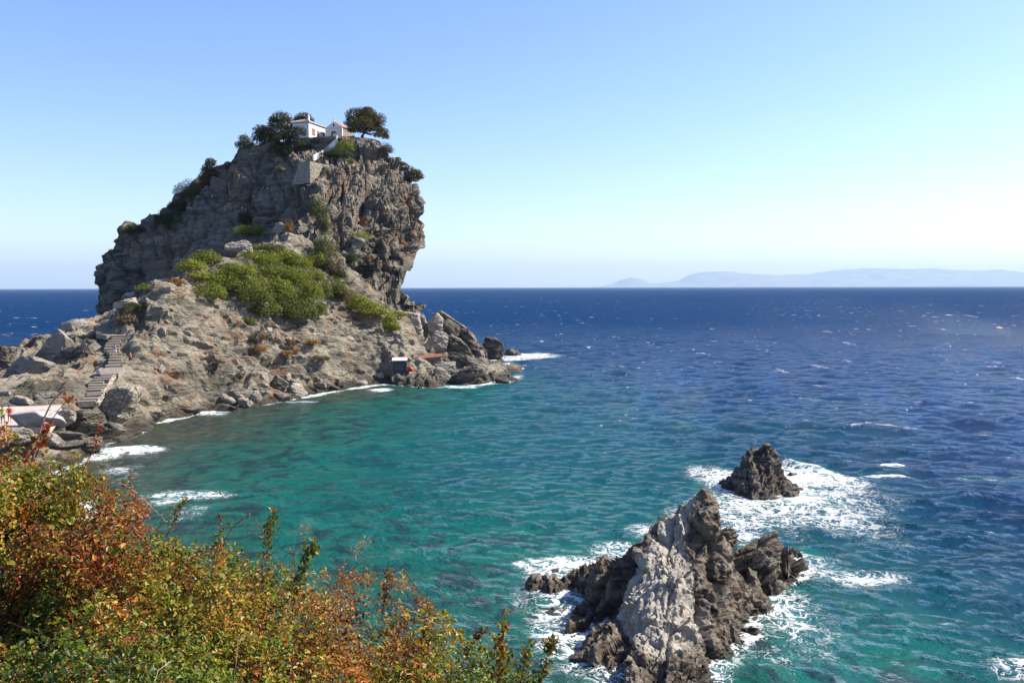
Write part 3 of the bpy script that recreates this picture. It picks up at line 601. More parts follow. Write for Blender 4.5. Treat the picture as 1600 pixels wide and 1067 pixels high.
# ------------------------------------------------------------------ far island ridge and air
def far_island():
    prof = [(930, 447.5), (955, 443), (970, 436), (985, 432.5), (1000, 434), (1012, 441), (1030, 441), (1060, 437), (1078, 428), (1095, 424), (1140, 423), (1170, 427), (1210, 429), (1260, 428), (1300, 422), (1350, 418.5), (1400, 420), (1430, 420), (1450, 418.8), (1480, 421), (1520, 423), (1560, 421), (1590, 425), (1620, 430), (1680, 427), (1750, 434), (1850, 447.5)]
    D = 44000.; px = np.arange(930, 1851, 2.); py = np.interp(px, [p[0] for p in prof], [p[1] for p in prof])
    V = []; vs_ = np.linspace(-1, 1, 41); xx = (px - 800) / F * D; hz = (447.6 - py) / F * D
    hz = np.maximum(hz + perlin(np.stack([px / 9, px * 0, px * 0], 1), 3) * 25 * (hz > 55), -20)
    for v in vs_:
        P = np.stack([xx, np.full(len(px), D + v * 4600.), np.zeros(len(px))], 1)
        nn = fbm(np.stack([xx / 1700, np.full(len(px), v * 3.1), px * 0], 1), 4, 6, ridged=True)
        P[:, 2] = (hz + 20) * (1 - abs(v) ** 1.3) * (1 - .35 * abs(v) * np.abs(nn)) - 20; V.append(P)
    t = NT('island_scrub'); c = t.coords('Object', (.001, .001, .001)); t.set(Base_Color=t.mix(t.ramp(t.noise(c, 1.5, 6), .4, .6), (.12, .13, .09), (.26, .23, .17)), Roughness=.95)
    return mesh_np('distant_island', np.concatenate(V), grid_faces(41, len(px)), t.m, smooth=True)
tag(far_island(), kind='structure')
hb = MB(); hb.box(-50000, 50000, -2500, 52000, -12, 1300); t = NT('haze')
pv = t.n('ShaderNodeVolumePrincipled'); pv.inputs['Color'].default_value = (.56, .76, 1.0, 1); pv.inputs['Density'].default_value = 3.1e-5; pv.inputs['Anisotropy'].default_value = .1
for l in list(t.out.inputs[0].links): t.t.links.remove(l)
t.t.links.new(pv.outputs[0], t.out.inputs['Volume'])
if HAZE: tag(hb.build('haze', t.m), kind='stuff')
print('sea', time.time() - T0)
# ------------------------------------------------------------------ boulders
def ico(level):
    import bmesh
    bm = bmesh.new(); bmesh.ops.create_icosphere(bm, subdivisions=level, radius=1); v = np.array([x.co[:] for x in bm.verts]); f = np.array([[x.index for x in q.verts] for q in bm.faces]); bm.free(); return v, f
ICO = {k: ico(k) for k in (3, 4, 5, 6)}
def boulder_shape(seed, w, h, d, tilt, lv, rough=1., nplanes=13, flat=1.):
    v, f = ICO[lv]; rng = np.random.default_rng(seed)
    n = rng.normal(size=(nplanes, 3)); n[:, 2] *= flat; n /= np.linalg.norm(n, axis=1, keepdims=True); hh = rng.uniform(.62, 1., nplanes)
    n = np.concatenate([n, [[1, 0, 0], [-1, 0, 0], [0, 1, 0], [0, -1, 0], [0, 0, 1], [0, 0, -1]]]); hh = np.concatenate([hh, [1] * 6])
    dt = v @ n.T; rr = np.where(dt > .05, hh[None] / np.maximum(dt, .05), 9.); k = 24.; rr = -np.log(np.exp(-k * rr).sum(1)) / k
    P = v * rr[:, None]; P -= (P.max(0) + P.min(0)) / 2; P /= (P.max(0) - P.min(0)) / 2
    a = R(tilt); ca, sa = math.cos(a), math.sin(a); wl, hl = w, h
    P = P * np.array([w / 2, d / 2, h / 2])
    P[:, 0], P[:, 2] = P[:, 0] * ca - P[:, 2] * sa, P[:, 0] * sa + P[:, 2] * ca
    m = min(w, h, d); nn = v / 1.; ax = np.array((-sa, .25, ca))
    q = P / m
    b1, c1 = blocks(P + seed * 3.7, seed, ax, m * .55, .3, .6); rid = fbm((P + seed) @ basis(ax).T / (m * np.array([.9, .9, .18])), 4, seed, .55, True)
    P = P + nn * ((b1 * .075 + (rid - .3) * .10 - (1 - c1) * .03 + fbm(q * 2.6 + seed, 3, seed) * .07) * m * rough)[:, None]
    return P, f
def boulder(px, py, wp, hp, mat, label, Y=None, tilt=0, dep=1., seed=1, lv=4, rough=1., name='boulder', flat=1., group=None, sink=.25, cat='boulder', npl=13):
    if Y is None:
        h_ = hit(px, py + hp * .42); Y = h_[0].y + wp * .2 / 1300 * h_[0].y if h_ else 150
    c = at(px, py, Y); s = Y / 1300.; w, h = wp * s, hp * s
    h2 = h * (1 + sink); P, f = boulder_shape(seed, w, h2, max(w, h) * .8 * dep, tilt, lv, rough, npl, flat)
    P = P + np.array((0, 0, -h * sink / 2)); z0 = P[:, 2].min() * .8
    P[:, 2] -= z0
    o = mesh_np(name, P, f, mat, smooth=False); o.location = (c[0], c[1], c[2] + z0)
    return tag(o, label, cat, group)
B = boulder
# the tumbled point on the right
B(718, 524, 100, 30, M_dark, 'longest dark slab boulder slanting down towards the sea at the right point', 200, -35, .5, 11, 5, .9, flat=.5)
B(644, 512, 40, 44, M_pale, 'pinkish pale boulder below the tip of the yellow green strip', 184, -10, .8, 12, 5, .8)
B(681, 503, 25, 27, M_pale, 'pale pink boulder topmost at the head of the longest dark slab', 186, 10, .8, 13, 5, .8)
B(683, 531, 34, 34, M_pale, 'pale boulder under the topmost pink one at the right point', 181, -25, .8, 14, 5)
B(770, 544, 34, 28, M_dark, 'dark angular boulder at the outer end of the longest slab', 205, -20, .8, 215, 5)
B(801, 552, 28, 15, M_dark, 'lone black rock standing in the surf beyond the right point', 222, 12, .8, 216, 4, sink=.8)
B(716, 546, 62, 26, M_dark, 'layered brown slab boulder in the middle of the right point', 182, -30, .7, 17, 5, 1.5, flat=.5)
B(745, 550, 44, 20, M_dark, 'dark slab boulder between the layered slab and the outer boulder', 192, -28, .7, 27, 5, flat=.6)
B(728, 565, 60, 20, M_dark, 'low dark slab boulder with shaded face at the right point', 172, -22, .7, 18, 5, flat=.6)
B(690, 575, 42, 20, M_grey, 'grey white boulder behind the biggest waterside boulder', 164, 0, .8, 19, 5)
B(730, 589, 64, 27, M_dark, 'biggest dark grey boulder at the waterline of the right point', 157, 3, .7, 20, 5, sink=.5)
B(766, 587, 17, 11, M_dark, 'small black rock just right of the biggest waterside boulder', 160, 0, .9, 21, 4, sink=.8)
B(785, 592, 22, 7, M_dark, 'low wet rock awash right of the small black rock', 157, -8, .9, 22, 4, sink=1.)
B(648, 588, 38, 22, M_dark, 'brown boulder under the dark hut beside the water', 160, 8, .8, 23, 5, sink=.5)
B(653, 545, 22, 20, M_grey, 'small grey boulder behind the orange slab roof', 176, 20, .9, 24)
B(643, 558, 22, 15, M_pale, 'small pinkish boulder on top beside the white hut roof', 168, 0, .9, 25)
B(654, 568, 24, 11, M_grey, 'flat grey white slab between red ball and orange slab', 165, 0, .8, 26, flat=.5)
B(620, 532, 11, 8, M_pale, 'small pale stone on the orange earth below the green strip', None, -20, .9, 28)
B(641, 533, 15, 7, M_pale, 'flat pale stone beside the small stone on orange earth', None, 5, .9, 29)
B(655, 497, 22, 16, M_grey, 'pale grey boulder at the foot of the cliff behind the pink boulders', 196, -30, .9, 30)
B(614, 500, 14, 9, M_grey, 'small grey stone at the upper edge of the green strip', None, -30, .9, 31)
B(614, 591, 18, 12, M_dark, 'dark stone at the waterline left of the hut', 158, 0, .9, 32, sink=.6)
B(667, 600, 24, 9, M_dark, 'low dark rock in the surf below the grey white boulder', 154, 0, .9, 33, sink=.8)
B(668, 585, 22, 20, M_dark, 'dark boulder filling the gap between brown boulder and biggest boulder', 160, 0, .9, 34, sink=.5)
B(750, 553, 18, 13, M_grey, 'small grey boulder under the outer dark boulder', 190, 0, .9, 35, sink=.8)
B(669, 553, 22, 18, M_dark, 'rusty brown boulder beside the small grey boulder at the right point', 174, 15, .9, 36)
B(697, 592, 20, 17, M_pale, 'pale stone wedged left of the biggest waterside boulder', 157, -20, .9, 37, sink=.5)
B(700, 545, 26, 20, M_dark, 'dark boulder under the pale boulders of the right point', 186, -30, .9, 38)
B(740, 575, 36, 14, M_dark, 'dark low boulder behind the biggest waterside boulder', 165, -15, .9, 39, sink=.6)
B(664, 515, 20, 26, M_grey, 'grey boulder squeezed between the two pink boulders', 188, -20, .9, 40)
B(701, 512, 36, 22, M_dark, 'dark shoulder boulder behind the head of the long slab', 196, -38, .7, 41, 5)
# left headland boulders
B(34, 584, 64, 70, M_grey, 'largest pale grey boulder at the left edge with a broad sunlit face', 112, -30, .7, 51, 5, .7)
B(88, 552, 56, 62, M_grey, 'tall grey slab boulder leaning beside the largest left boulder', 122, -42, .5, 52, 5, .7, flat=.6)
B(124, 511, 54, 26, M_pale, 'pale block boulder perched on the crest left of the stair top', 136, 14, .8, 53, 5, .7)
B(66, 538, 58, 30, M_dark, 'dark brown boulder on the crest behind the grey slab', 130, 10, .8, 54, 5)
B(8, 575, 44, 50, M_dark, 'dark layered boulder cut by the left picture edge', 118, -10, .8, 55, 5, 1.4)
B(14, 552, 50, 24, M_dark, 'low dark boulder on the skyline at the far left', 128, 8, .8, 50, 5, 1.2)
B(125, 575, 90, 70, M_dark, 'broad dark shaded outcrop between the grey slab and the stairs', 120, 28, .8, 56, 6, 1.1)
B(155, 545, 40, 44, M_dark, 'brown shaded outcrop just left of the upper stairs', 131, 30, .7, 49, 5, 1.2)
B(33, 627, 40, 15, M_pale, 'pale rounded boulder behind the concrete landing', 95, -6, .8, 57)
B(5, 622, 32, 24, M_grey, 'grey boulder at the left picture edge behind the landing', 96, 0, .8, 58)
B(66, 620, 50, 14, M_grey, 'low grey boulder behind the right part of the landing', 98, 3, .8, 59)
B(94, 622, 34, 10, M_dark, 'flat dark stone between landing and stair foot', 97, 0, .8, 60)
o_ = B(57, 655, 74, 26, M_slab, 'white striped tilted slab lying beside the landing', 76.5, 7, .55, 64, 5, .45, flat=.5, sink=.1, npl=7)
B(30, 677, 42, 18, M_pale, 'pinkish boulder below the white striped slab', 73.5, 0, .8, 62)
B(6, 684, 34, 20, M_pale, 'tan boulder at the left edge below the pinkish one', 71.5, 10, .8, 63)
B(78, 684, 34, 18, M_grey, 'grey boulder right of the pinkish boulder near the bush', 74, -15, .8, 64)
B(112, 679, 50, 10, M_dark, 'long flat dark slab near the surf above the bush', 79, -2, .8, 65, flat=.5)
B(105, 695, 46, 12, M_dark, 'dark flat stone under the long slab at the bush', 76, 4, .8, 66)
B(140, 692, 34, 16, M_dark, 'wet dark boulder at the water by the bush', 80, 0, .8, 67, sink=.6)
B(100, 650, 40, 22, M_grey, 'grey boulder right of the striped slab', 86, 20, .8, 68)
B(130, 655, 60, 30, M_dark, 'dark rounded outcrop below the stair foot', 88, 12, .8, 69, 5)
B(168, 668, 56, 18, M_dark, 'dark wet ledge boulder above the surf below the stairs', 91, 5, .8, 70, 5, sink=.5)
# pale blocks along the shore of the slope
k = 0
for (px, py, w_, h_, tl, lab) in [(357, 620, 12, 20, 70, 'upright pale block at the left end of the shore block heap'), (372, 616, 20, 9, -20, 'pale block lying on top of the shore block heap'), (382, 628, 22, 12, -20, 'pale block low in the middle of the shore block heap'), (398, 619, 20, 16, -30, 'pale block at the right end of the shore block heap'), (433, 600, 24, 20, -35, 'large pale block above the dark shore stones'), (447, 590, 16, 14, -40, 'upper pale block beside the larger one above the shore'), (462, 606, 40, 14, -18, 'slanting pale slab above the shore in the middle'), (437, 619, 30, 12, 5, 'dark stone at the waterline under the large pale block'), (480, 613, 34, 9, -6, 'dark flat stone at the waterline under the slanting slab'), (498, 600, 24, 9, 0, 'pale flat stone right of the slanting slab'), (370, 645, 20, 7, 0, 'small dark rock in the shallows off the block heap'), (520, 606, 26, 8, -4, 'brown stone at the waterline right of the middle'), (560, 598, 30, 7, 4, 'long low stone near the waterline towards the hut'), (410, 588, 22, 12, -40, 'grey block above the shore block heap'), (240, 648, 34, 10, 6, 'dark ledge stone above the surf at the left shore'), (300, 638, 34, 9, 8, 'dark ledge stone left of the shore block heap')]:
    wet_ = 'dark' in lab or 'brown' in lab
    B(px, py, w_, h_, M_dark if wet_ else M_pale, lab, None, tl, .8, 80 + k, 4, .9, sink=.4); k += 1
B(375, 386, 38, 18, M_pale, 'big white boulder with shaded left face above the green bushes', None, 14, .8, 99, 5, .7)
B(293, 520, 12, 8, M_pale, 'small white stone high on the slope', None, 10, 1, 100)
B(255, 515, 12, 8, M_pale, 'white stone on the slope right of the upper stairs', None, -10, 1, 101)
B(202, 463, 22, 11, M_pale, 'pale rounded boulder on the left crest', None, 10, 1, 102)
B(200, 474, 36, 13, M_pale, 'longer pale boulder under the rounded one on the crest', None, 12, 1, 103)
B(198, 513, 12, 9, M_pale, 'white boulder beside the top of the stairs', None, 0, 1, 104)
B(262, 452, 16, 9, M_pale, 'pale stone under the orange cushion bush on the crest', None, 10, 1, 105)
B(560, 378, 22, 16, M_grey, 'rounded grey boulder beside the small green patch under the cliff', None, -30, 1, 106)
B(490, 395, 16, 8, M_pale, 'pale stone at the upper edge of the bushes', None, 0, 1, 107)
B(440, 358, 34, 16, M_pale, 'pale broken boulder below the shaded pillar rock', None, 10, 1, 108)
B(1258, 785, 15, 11, M_sear, 'tiny pointed rock awash right of the smaller sea rock', 69.5, 40, .7, 110, 4, sink=.9)
B(1236, 772, 26, 12, M_sear, 'low broken rock at the right foot of the smaller sea rock', 70.6, -15, .8, 111, 4, sink=.9)
B(1206, 778, 20, 10, M_sear, 'low dark rock at the front foot of the smaller sea rock', 69.8, 10, .8, 112, 4, sink=.9)
B(905, 1040, 60, 40, M_sear, 'black wet rock in shadow at the left foot of the large sea rock', 39.5, 25, .8, 113, 5, 1.3, sink=.6)
B(1185, 870, 90, 42, M_sear, 'layered dark block forming the right arm beside the large sea rock', 48.0, 28, .7, 115, 6, 1.5, flat=.7, sink=.5)
B(1130, 838, 44, 18, M_sear, 'dark rock behind the large sea rock beside the rock pool', 48.5, 8, .8, 116, 5, 1.3, sink=.6)
# scattered stones on the slope: nothing tells them apart
rng = random.Random(5)
protos = [boulder_shape(200 + i, 1, .62, .8, 10, 3)[0] for i in range(5)]
pm = [None] * 5; cnt = 0
for i in range(400):
    if cnt >= 40: break
    px = rng.uniform(190, 620); py = rng.uniform(470, 640); h_ = hit(px, py)
    if not h_ or h_[0].z < .4 or h_[0].y > 190: continue
    if 300 < px < 520 and py < 510: continue
    j = i % 5
    if pm[j] is None:
        o = mesh_np('stone', protos[j], ICO[3][1], M_pale if j % 2 else M_grey, smooth=False); pm[j] = o
    else: o = pm[j].copy(); COL.objects.link(o)
    sc = rng.uniform(.35, 1.15) if rng.random() < .8 else rng.uniform(1.2, 2.0)
    o.location = h_[0] + Vector((0, 0, .05 * sc)); o.rotation_euler = (rng.uniform(-.5, .5), rng.uniform(-.5, .5), rng.uniform(0, 6.3)); o.scale = (sc, sc, sc)
    tag(o, 'small loose stone scattered on the rocky slope above the bay', 'stone', 'loose stones on the slope'); cnt += 1
# ------------------------------------------------------------------ plain materials
M_white = flat_mat('whitewash', (.66, .64, .60), .85, .12, 1.2, bump=.02)
M_tile = None
t = NT('roof_tiles'); c = t.coords('Object', (1, 1, 1)); wv = t.n('ShaderNodeTexWave', wave_type='BANDS', bands_direction='Y', i_Vector=c, i_Scale=1.6, i_Distortion=.6); nn_ = t.noise(c, 3, 4)
t.set(Base_Color=t.mix(t.ramp(nn_, .35, .65), (.36, .14, .08), (.48, .30, .20)), Roughness=.85, Normal=t.bump(wv.outputs[1], .8, .08)); M_tile = t.m
M_roofpale = flat_mat('pale_mortar', (.5, .46, .38), .9, .2, 2.)
M_door = flat_mat('red_brown_wood', (.25, .06, .03), .6, .2, 4.)
M_glass = flat_mat('dark_glass', (.03, .03, .035), .15, .1)
M_iron = flat_mat('grey_iron', (.10, .14, .18), .5, .1)
M_grn = flat_mat('weathered_wood', (.28, .25, .21), .8, .2)
M_conc = flat_mat('pink_concrete', (.46, .37, .31), .85, .08, .4, bump=.02)
def masonry(name, a, b, sc=2.):
    t = NT(name); c = t.coords('Object'); q = t.n('ShaderNodeTexVoronoi', i_Vector=t.coords('Object', (1, 1, 1.7)), i_Scale=sc); ed = t.voro(t.coords('Object', (1, 1, 1.7)), sc)
    col = t.mix(t.n('ShaderNodeSeparateColor', i_0=q.outputs['Color']).outputs[0], a, b); col = t.mix(t.ramp(ed, .09, .02), col, tuple(x * .55 for x in a)); col = t.mix(t.math('MULTIPLY', t.ramp(t.noise(c, .5, 4), .45, .65), .4), col, (.33, .24, .17))
    t.set(Base_Color=col, Roughness=.95, Normal=t.bump(t.math('ADD', t.ramp(ed, 0, .12), t.math('MULTIPLY', t.noise(c, 6, 4), .5)), .9, .12)); return t.m
M_stone = masonry('rubble_masonry', (.19, .17, .145), (.33, .29, .235), 1.1)
M_stone2 = masonry('pale_rubble', (.25, .22, .17), (.44, .38, .29), 1.5)
M_steps = flat_mat('worn_step_stone', (.22, .19, .145), .9, .25, 2.5, bump=.04)
# ------------------------------------------------------------------ chapel group on the summit (local x along the sunlit face normal, y along the length)
ANG = math.atan2(-.3, .954)      # local x axis direction in plan
FL = 65.1
def summit(name, px, py, Y, label, cat):
    p = at(px, py, Y); e = empty(name, (p[0], p[1], FL), ANG); return tag(e, label, cat)
house = summit('house', 482.6, 210, 264, 'white house with low tiled roof, chimney and red brown doors on the summit', 'house')
m = MB(); m.box(-5.75, 0, 0, 10, -2.5, 4.75); m.build('wall', M_white, house)
m = MB()                                             # hipped roof
e = .35; x0, x1, y0, y1, zb, zt = -5.75 - e, e, -e, 10 + e, 4.78, 6.0
P_ = [(x0, y0, zb), (x1, y0, zb), (x1, y1, zb), (x0, y1, zb), (-2.9, 2.9, zt), (-2.9, 7.2, zt)]; P2 = [(a, b, c - .14) for a, b, c in P_[:4]]
m.poly(P_ + P2, [(0, 1, 4), (1, 2, 5, 4), (2, 3, 5), (3, 0, 4, 5), (6, 9, 8, 7), (0, 6, 7, 1), (1, 7, 8, 2), (2, 8, 9, 3), (3, 9, 6, 0)]); rf = m.build('roof', M_tile, house)
m = MB(); m.tube([(x0, y0, zb + .05), (-2.9, 2.9, zt + .05)], .16); m.tube([(x1, y0, zb + .05), (-2.9, 2.9, zt + .05)], .16); m.tube([(-2.9, 2.9, zt + .05), (-2.9, 7.2, zt + .05)], .18); m.build('ridge_cap', M_roofpale, rf)
m = MB(); m.box(x0 + .02, x1 + .05, y0 - .06, y0, zb - .2, zb - .01); m.box(x1, x1 + .06, y0, y1, zb - .2, zb - .01); m.build('cornice', M_roofpale, rf)
m = MB(); m.box(-.95, -.3, .55, 1.2, 4.4, 6.35); m.box(-1.02, -.23, .48, 1.27, 6.35, 6.5); m.poly([(-.95, .55, 6.5), (-.3, .55, 6.5), (-.3, 1.2, 6.5), (-.95, 1.2, 6.5), (-.62, .88, 7.1)], [(0, 1, 4), (1, 2, 4), (2, 3, 4), (3, 0, 4)]); m.build('chimney', M_white, house)
for y, w_, zb_, zt_, nm in [(2.5, .8, .9, 3.0, 'window'), (5.0, 1.05, -.6, 2.8, 'door'), (8.3, 1.0, -.6, 2.7, 'door')]:
    m = MB(); m.box(.02, .08, y, y + w_, zb_, zt_); d = m.build(nm, M_door, house)
    m = MB(); m.box(.02, .13, y - .1, y, zb_, zt_ + .1, 0); m.box(.02, .13, y + w_, y + w_ + .1, zb_, zt_ + .1); m.box(.02, .13, y, y + w_, zt_, zt_ + .1); m.build('frame', M_white, d)
    if nm == 'window':
        m = MB(); m.box(.02, .07, y - .55, y - .1, zb_, zt_); m.build('shutter', M_door, d); m = MB(); m.box(.02, .07, y + w_ + .1, y + w_ + .55, zb_, zt_); m.build('shutter', M_door, d)
chapel = summit('chapel', 508.6, 210, 271, 'small white chapel with gabled facade, arched door and tiled roof on the summit', 'chapel')
m = MB(); m.prism([(0, -2.5), (6, -2.5), (6, 4.1), (3, 5.9), (0, 4.1)], 0, .5); m.build('facade', M_white, chapel)
m = MB(); m.box(0, 5.95, .5, 8, -2.5, 3.95); m.prism([(0, 3.95), (5.95, 3.95), (3, 5.6)], 7.6, 8); m.build('wall', M_stone, chapel)
m = MB(); m.poly([(-.3, .35, 3.95), (3, .35, 5.95), (3, 8.3, 5.95), (-.3, 8.3, 3.95), (6.3, .35, 3.95), (6.3, 8.3, 3.95), (-.3, .35, 4.1), (3, .35, 6.1), (3, 8.3, 6.1), (-.3, 8.3, 4.1), (6.3, .35, 4.1), (6.3, 8.3, 4.1)],
                 [(6, 7, 8, 9), (7, 10, 11, 8), (0, 3, 2, 1), (1, 2, 5, 4), (0, 1, 7, 6), (1, 4, 10, 7), (3, 9, 8, 2), (2, 8, 11, 5), (0, 6, 9, 3), (4, 5, 11, 10)]); m.build('roof', M_tile, chapel)
m = MB(); m.box(-.1, 6.1, -.1, -.01, 3.75, 3.92); m.box(-.06, 6.06, -.06, -.01, 2.85, 2.93); m.build('cornice', M_roofpale, chapel)
arc = [(3.0 + .95 * math.cos(a), 1.9 + .95 * math.sin(a)) for a in np.linspace(0, math.pi, 13)]
m = MB(); m.prism([(3.95, -1.2)] + arc + [(2.05, -1.2)], -.05, -.01); d = m.build('door', flat_mat('dark_red_wood', (.09, .03, .025), .7, .2), chapel)
m = MB(); m.tube([(x, -.08, z) for x, z in arc], .07); m.build('frame', M_stone, d)
m = MB(); m.prism([(3 + .36 * math.cos(a), 4.75 + .45 * math.sin(a)) for a in np.linspace(0, 2 * math.pi, 13)[:-1]], -.05, -.01); m.build('window', M_glass, chapel)
m = MB(); m.box(2.93, 3.07, .15, .3, 5.8, 7.0); m.box(2.65, 3.35, .17, .28, 6.5, 6.62); m.box(2.75, 3.25, .0, .45, 5.8, 6.15); m.build('cross', M_white, chapel)
# masonry on the rock
def wall_between(name, a, b, z0, z1, th, mat, label, cat, extra=None):
    a = np.array(a[:2]); b = np.array(b[:2]); d = b - a; L = np.linalg.norm(d); e = empty(name, (a[0], a[1], z0), math.atan2(d[1], d[0])) if extra else None
    rngw = np.random.default_rng(int(L * 100)); n = max(2, int(L / .6)); xs = np.linspace(0, L, n + 1); top = (z1 - z0) + rngw.uniform(-.08, .08, n + 1)
    V = []; 
    for x, tz in zip(xs, top): V += [(x, 0, 0), (x, th, 0), (x, th, tz), (x, 0, tz)]
    Fc = [(0, 1, 2, 3), (n * 4 + 3, n * 4 + 2, n * 4 + 1, n * 4)]
    for i in range(n):
        q = i * 4
        for j in range(4): Fc.append((q + j, q + 4 + j, q + 4 + (j + 1) % 4, q + (j + 1) % 4))
    m = MB(); m.poly(V, Fc)
    o = m.build(name, mat); o.location = (a[0], a[1], z0); o.rotation_euler = (0, 0, math.atan2(d[1], d[0])); return tag(o, label, cat)
wall_between('retaining_wall', at(464, 213, 261), at(524, 213, 256.5), 59.0, 64.15, .6, M_stone, 'long shaded stone retaining wall under the white house', 'wall')
wall_between('retaining_wall', at(536, 213, 257.5), at(553, 213, 256), 61.0, 64.0, .5, M_stone, 'short stone wall right of the chapel under the big tree', 'wall')
# bastion: two faces meeting at a sharp corner
Yc = min(hit(a_, b_)[0].y for a_, b_ in ((484, 275), (484, 284), (495, 280), (475, 282), (480, 262))) - 1.4; c_ = at(484, 252, Yc); zb_ = at(484, 286, Yc)[2]
m = MB(); m.poly([(0, 0, zb_), (4.0, 5.6, zb_), (-1, 9, zb_), (-6.0, 4.5, zb_), (0, 0, c_[2]), (4.0, 5.6, c_[2] - .4), (-1, 9, c_[2] - .1), (-4.2, 4.5, c_[2])], [(0, 3, 2, 1), (4, 5, 6, 7), (0, 1, 5, 4), (1, 2, 6, 5), (2, 3, 7, 6), (3, 0, 4, 7)])
o = m.build('bastion', M_stone2); o.location = (c_[0], c_[1], 0); tag(o, 'square stone bastion with one sunlit face under the chapel', 'bastion')
# whitewashed stepped parapet climbing to the chapel
def on(px, py):
    h = hit(px, py); return h[0] if h else Vector(at(px, py, 250))
pts = [(528, 219), (525, 223), (522, 227), (518, 230), (514, 233), (510, 236), (506, 239), (501, 242), (496, 244), (490, 246)]
W = [on(a, b + 1) - Vector((0, .7, 0)) for a, b in pts]; m = MB()
for i in range(len(W) - 1):
    a, b = W[i], W[i + 1]; d = (b - a).normalized(); pr = Vector((-d.y, d.x, 0)).normalized() * .25; h2 = Vector((0, 0, 1.4 - i * .09)); dn = Vector((0, 0, -.9))
    m.poly([a - pr + dn, b - pr + dn, b + pr + dn, a + pr + dn, a - pr + h2, b - pr + h2, b + pr + h2, a + pr + h2], [(0, 3, 2, 1), (4, 5, 6, 7), (0, 1, 5, 4), (1, 2, 6, 5), (2, 3, 7, 6), (3, 0, 4, 7)])
tag(m.build('parapet', M_white), 'whitewashed parapet of the final steps climbing to the chapel terrace', 'parapet')
q = at(520.5, 214, 255.6); m = MB(); m.box(0, 1.7, 0, 1.2, 60.5, 64.5); m.box(-.1, 1.8, -.1, 1.3, 64.5, 64.65)
o = m.build('gate_pier', M_white); o.location = (q[0], q[1], 0); tag(o, 'white masonry pier at the head of the steps', 'pier')
q = on(467, 251); m = MB(); m.box(-.09, .09, -.09, .09, -.4, 2.3); m.box(-.16, .16, -.12, .12, 2.3, 2.42); o = m.build('post', M_grn); o.location = q; tag(o, 'lone wooden post above the bastion', 'post')
# railing on the right brow
RP = [on(px, py) for px, py in [(572, 222), (580, 223), (588, 225), (597, 228), (605, 231), (612, 235), (617, 240)]]
rl = tag(empty('railing', RP[0]), 'blue grey iron railing along the right brow of the summit', 'railing')
for p in RP:
    m = MB(); q = p - RP[0]; m.tube([q + Vector((0, 0, -.3)), q + Vector((0, 0, 1.15))], .05); m.build('post', M_iron, rl)
for hz in (.6, 1.15):
    m = MB(); m.tube([p - RP[0] + Vector((0, 0, hz)) for p in RP], .04); m.build('rail', M_iron, rl)
# ------------------------------------------------------------------ stairs on the slope
def stairs(a, b, n, wdt, label):
    a = Vector(a); b = Vector(b); d = b - a; L = Vector((d.x, d.y, 0)).length; e = empty('staircase', a, math.atan2(d.y, d.x) - math.pi / 2); rg = random.Random(n)
    for i in range(n):
        y = L * i / n; z = d.z * i / n; sw = wdt * rg.uniform(.85, 1.15); m = MB(); j = rg.uniform(-.2, .2) + .25 * math.sin(i * .7)
        A_ = Matrix.Rotation(rg.uniform(-.09, .09), 4, 'Z') @ Matrix.Rotation(rg.uniform(-.03, .03), 4, 'Y'); m.box(-sw / 2 + j, sw / 2 + j, y + rg.uniform(0, .2), y + L / n + .25, z - .5, z + d.z / n - .01 + rg.uniform(-.06, .04), 0, Matrix.Translation((0, y, 0)) @ A_ @ Matrix.Translation((0, -y, 0))); m.build('step', M_steps, e)
    for sd in ((1,) if n == 11 else ()):
        m = MB(); rgx = random.Random(n + sd)
        m.poly([(sd * wdt * .5, 0, -.5), (sd * (wdt * .5 + .4), 0, -.5), (sd * (wdt * .5 + .4), L, d.z - .5), (sd * wdt * .5, L, d.z - .5), (sd * wdt * .55, 0, .0), (sd * (wdt * .5 + .4), 0, -.1), (sd * (wdt * .5 + .4), L, d.z - .1), (sd * wdt * .55, L, d.z + .0)], [(0, 3, 2, 1), (4, 5, 6, 7), (0, 1, 5, 4), (1, 2, 6, 5), (2, 3, 7, 6), (3, 0, 4, 7)])
        m.build('side_wall', M_stone2, e)
    return tag(e, label, 'stairs')
def gz(p, dz=.35): return (p[0], p[1], max(p[2], ground(p[0], p[1])) + dz)
SG = [(gz(a), gz(b)) for a, b in STAIR_SEGS]
stairs(*SG[0], 11, 1.9, 'lower flight of worn stone stairs rising from the landing')
stairs(*SG[1], 12, 1.9, 'longest upper flight of stone stairs where two people walk')
stairs(*SG[2], 4, 2.2, 'short topmost flight of stone stairs at the left crest')
def slab_between(a, b, wdt, name, mat, label, cat):
    a = Vector(a); b = Vector(b); d = (b - a); pr = Vector((-d.y, d.x, 0)).normalized() * wdt / 2; m = MB(); dn = Vector((0, 0, -.7))
    P = [a - pr, b - pr, b + pr, a + pr]; m.poly([p + dn for p in P] + P, [(0, 3, 2, 1), (4, 5, 6, 7), (0, 1, 5, 4), (1, 2, 6, 5), (2, 3, 7, 6), (3, 0, 4, 7)]); return tag(m.build(name, mat), label, cat)
slab_between(SG[0][1], SG[1][0], 3.2, 'stair_landing', M_steps, 'small paved turn between lower and upper stair flights', 'landing')
slab_between(SG[1][1], SG[2][0], 2.8, 'stair_landing', M_steps, 'small paved turn below the topmost stair flight', 'landing')
# rubble buttress beside the lower flight
b0 = at(172, 640, 101); b1 = at(186, 600, 107.5); m = MB(); wd_ = 3.6
P, f = boulder_shape(77, 4.6, 8.2, 4.2, -24, 5, .5); P[:, 0] += 0; o = mesh_np('buttress', P, f, M_stone2, smooth=False); bq_ = at(180, 620, 104.5); o.location = (bq_[0], bq_[1], bq_[2] - 1.6)
tag(o, 'sloping rubble masonry buttress beside the lower stairs', 'buttress')
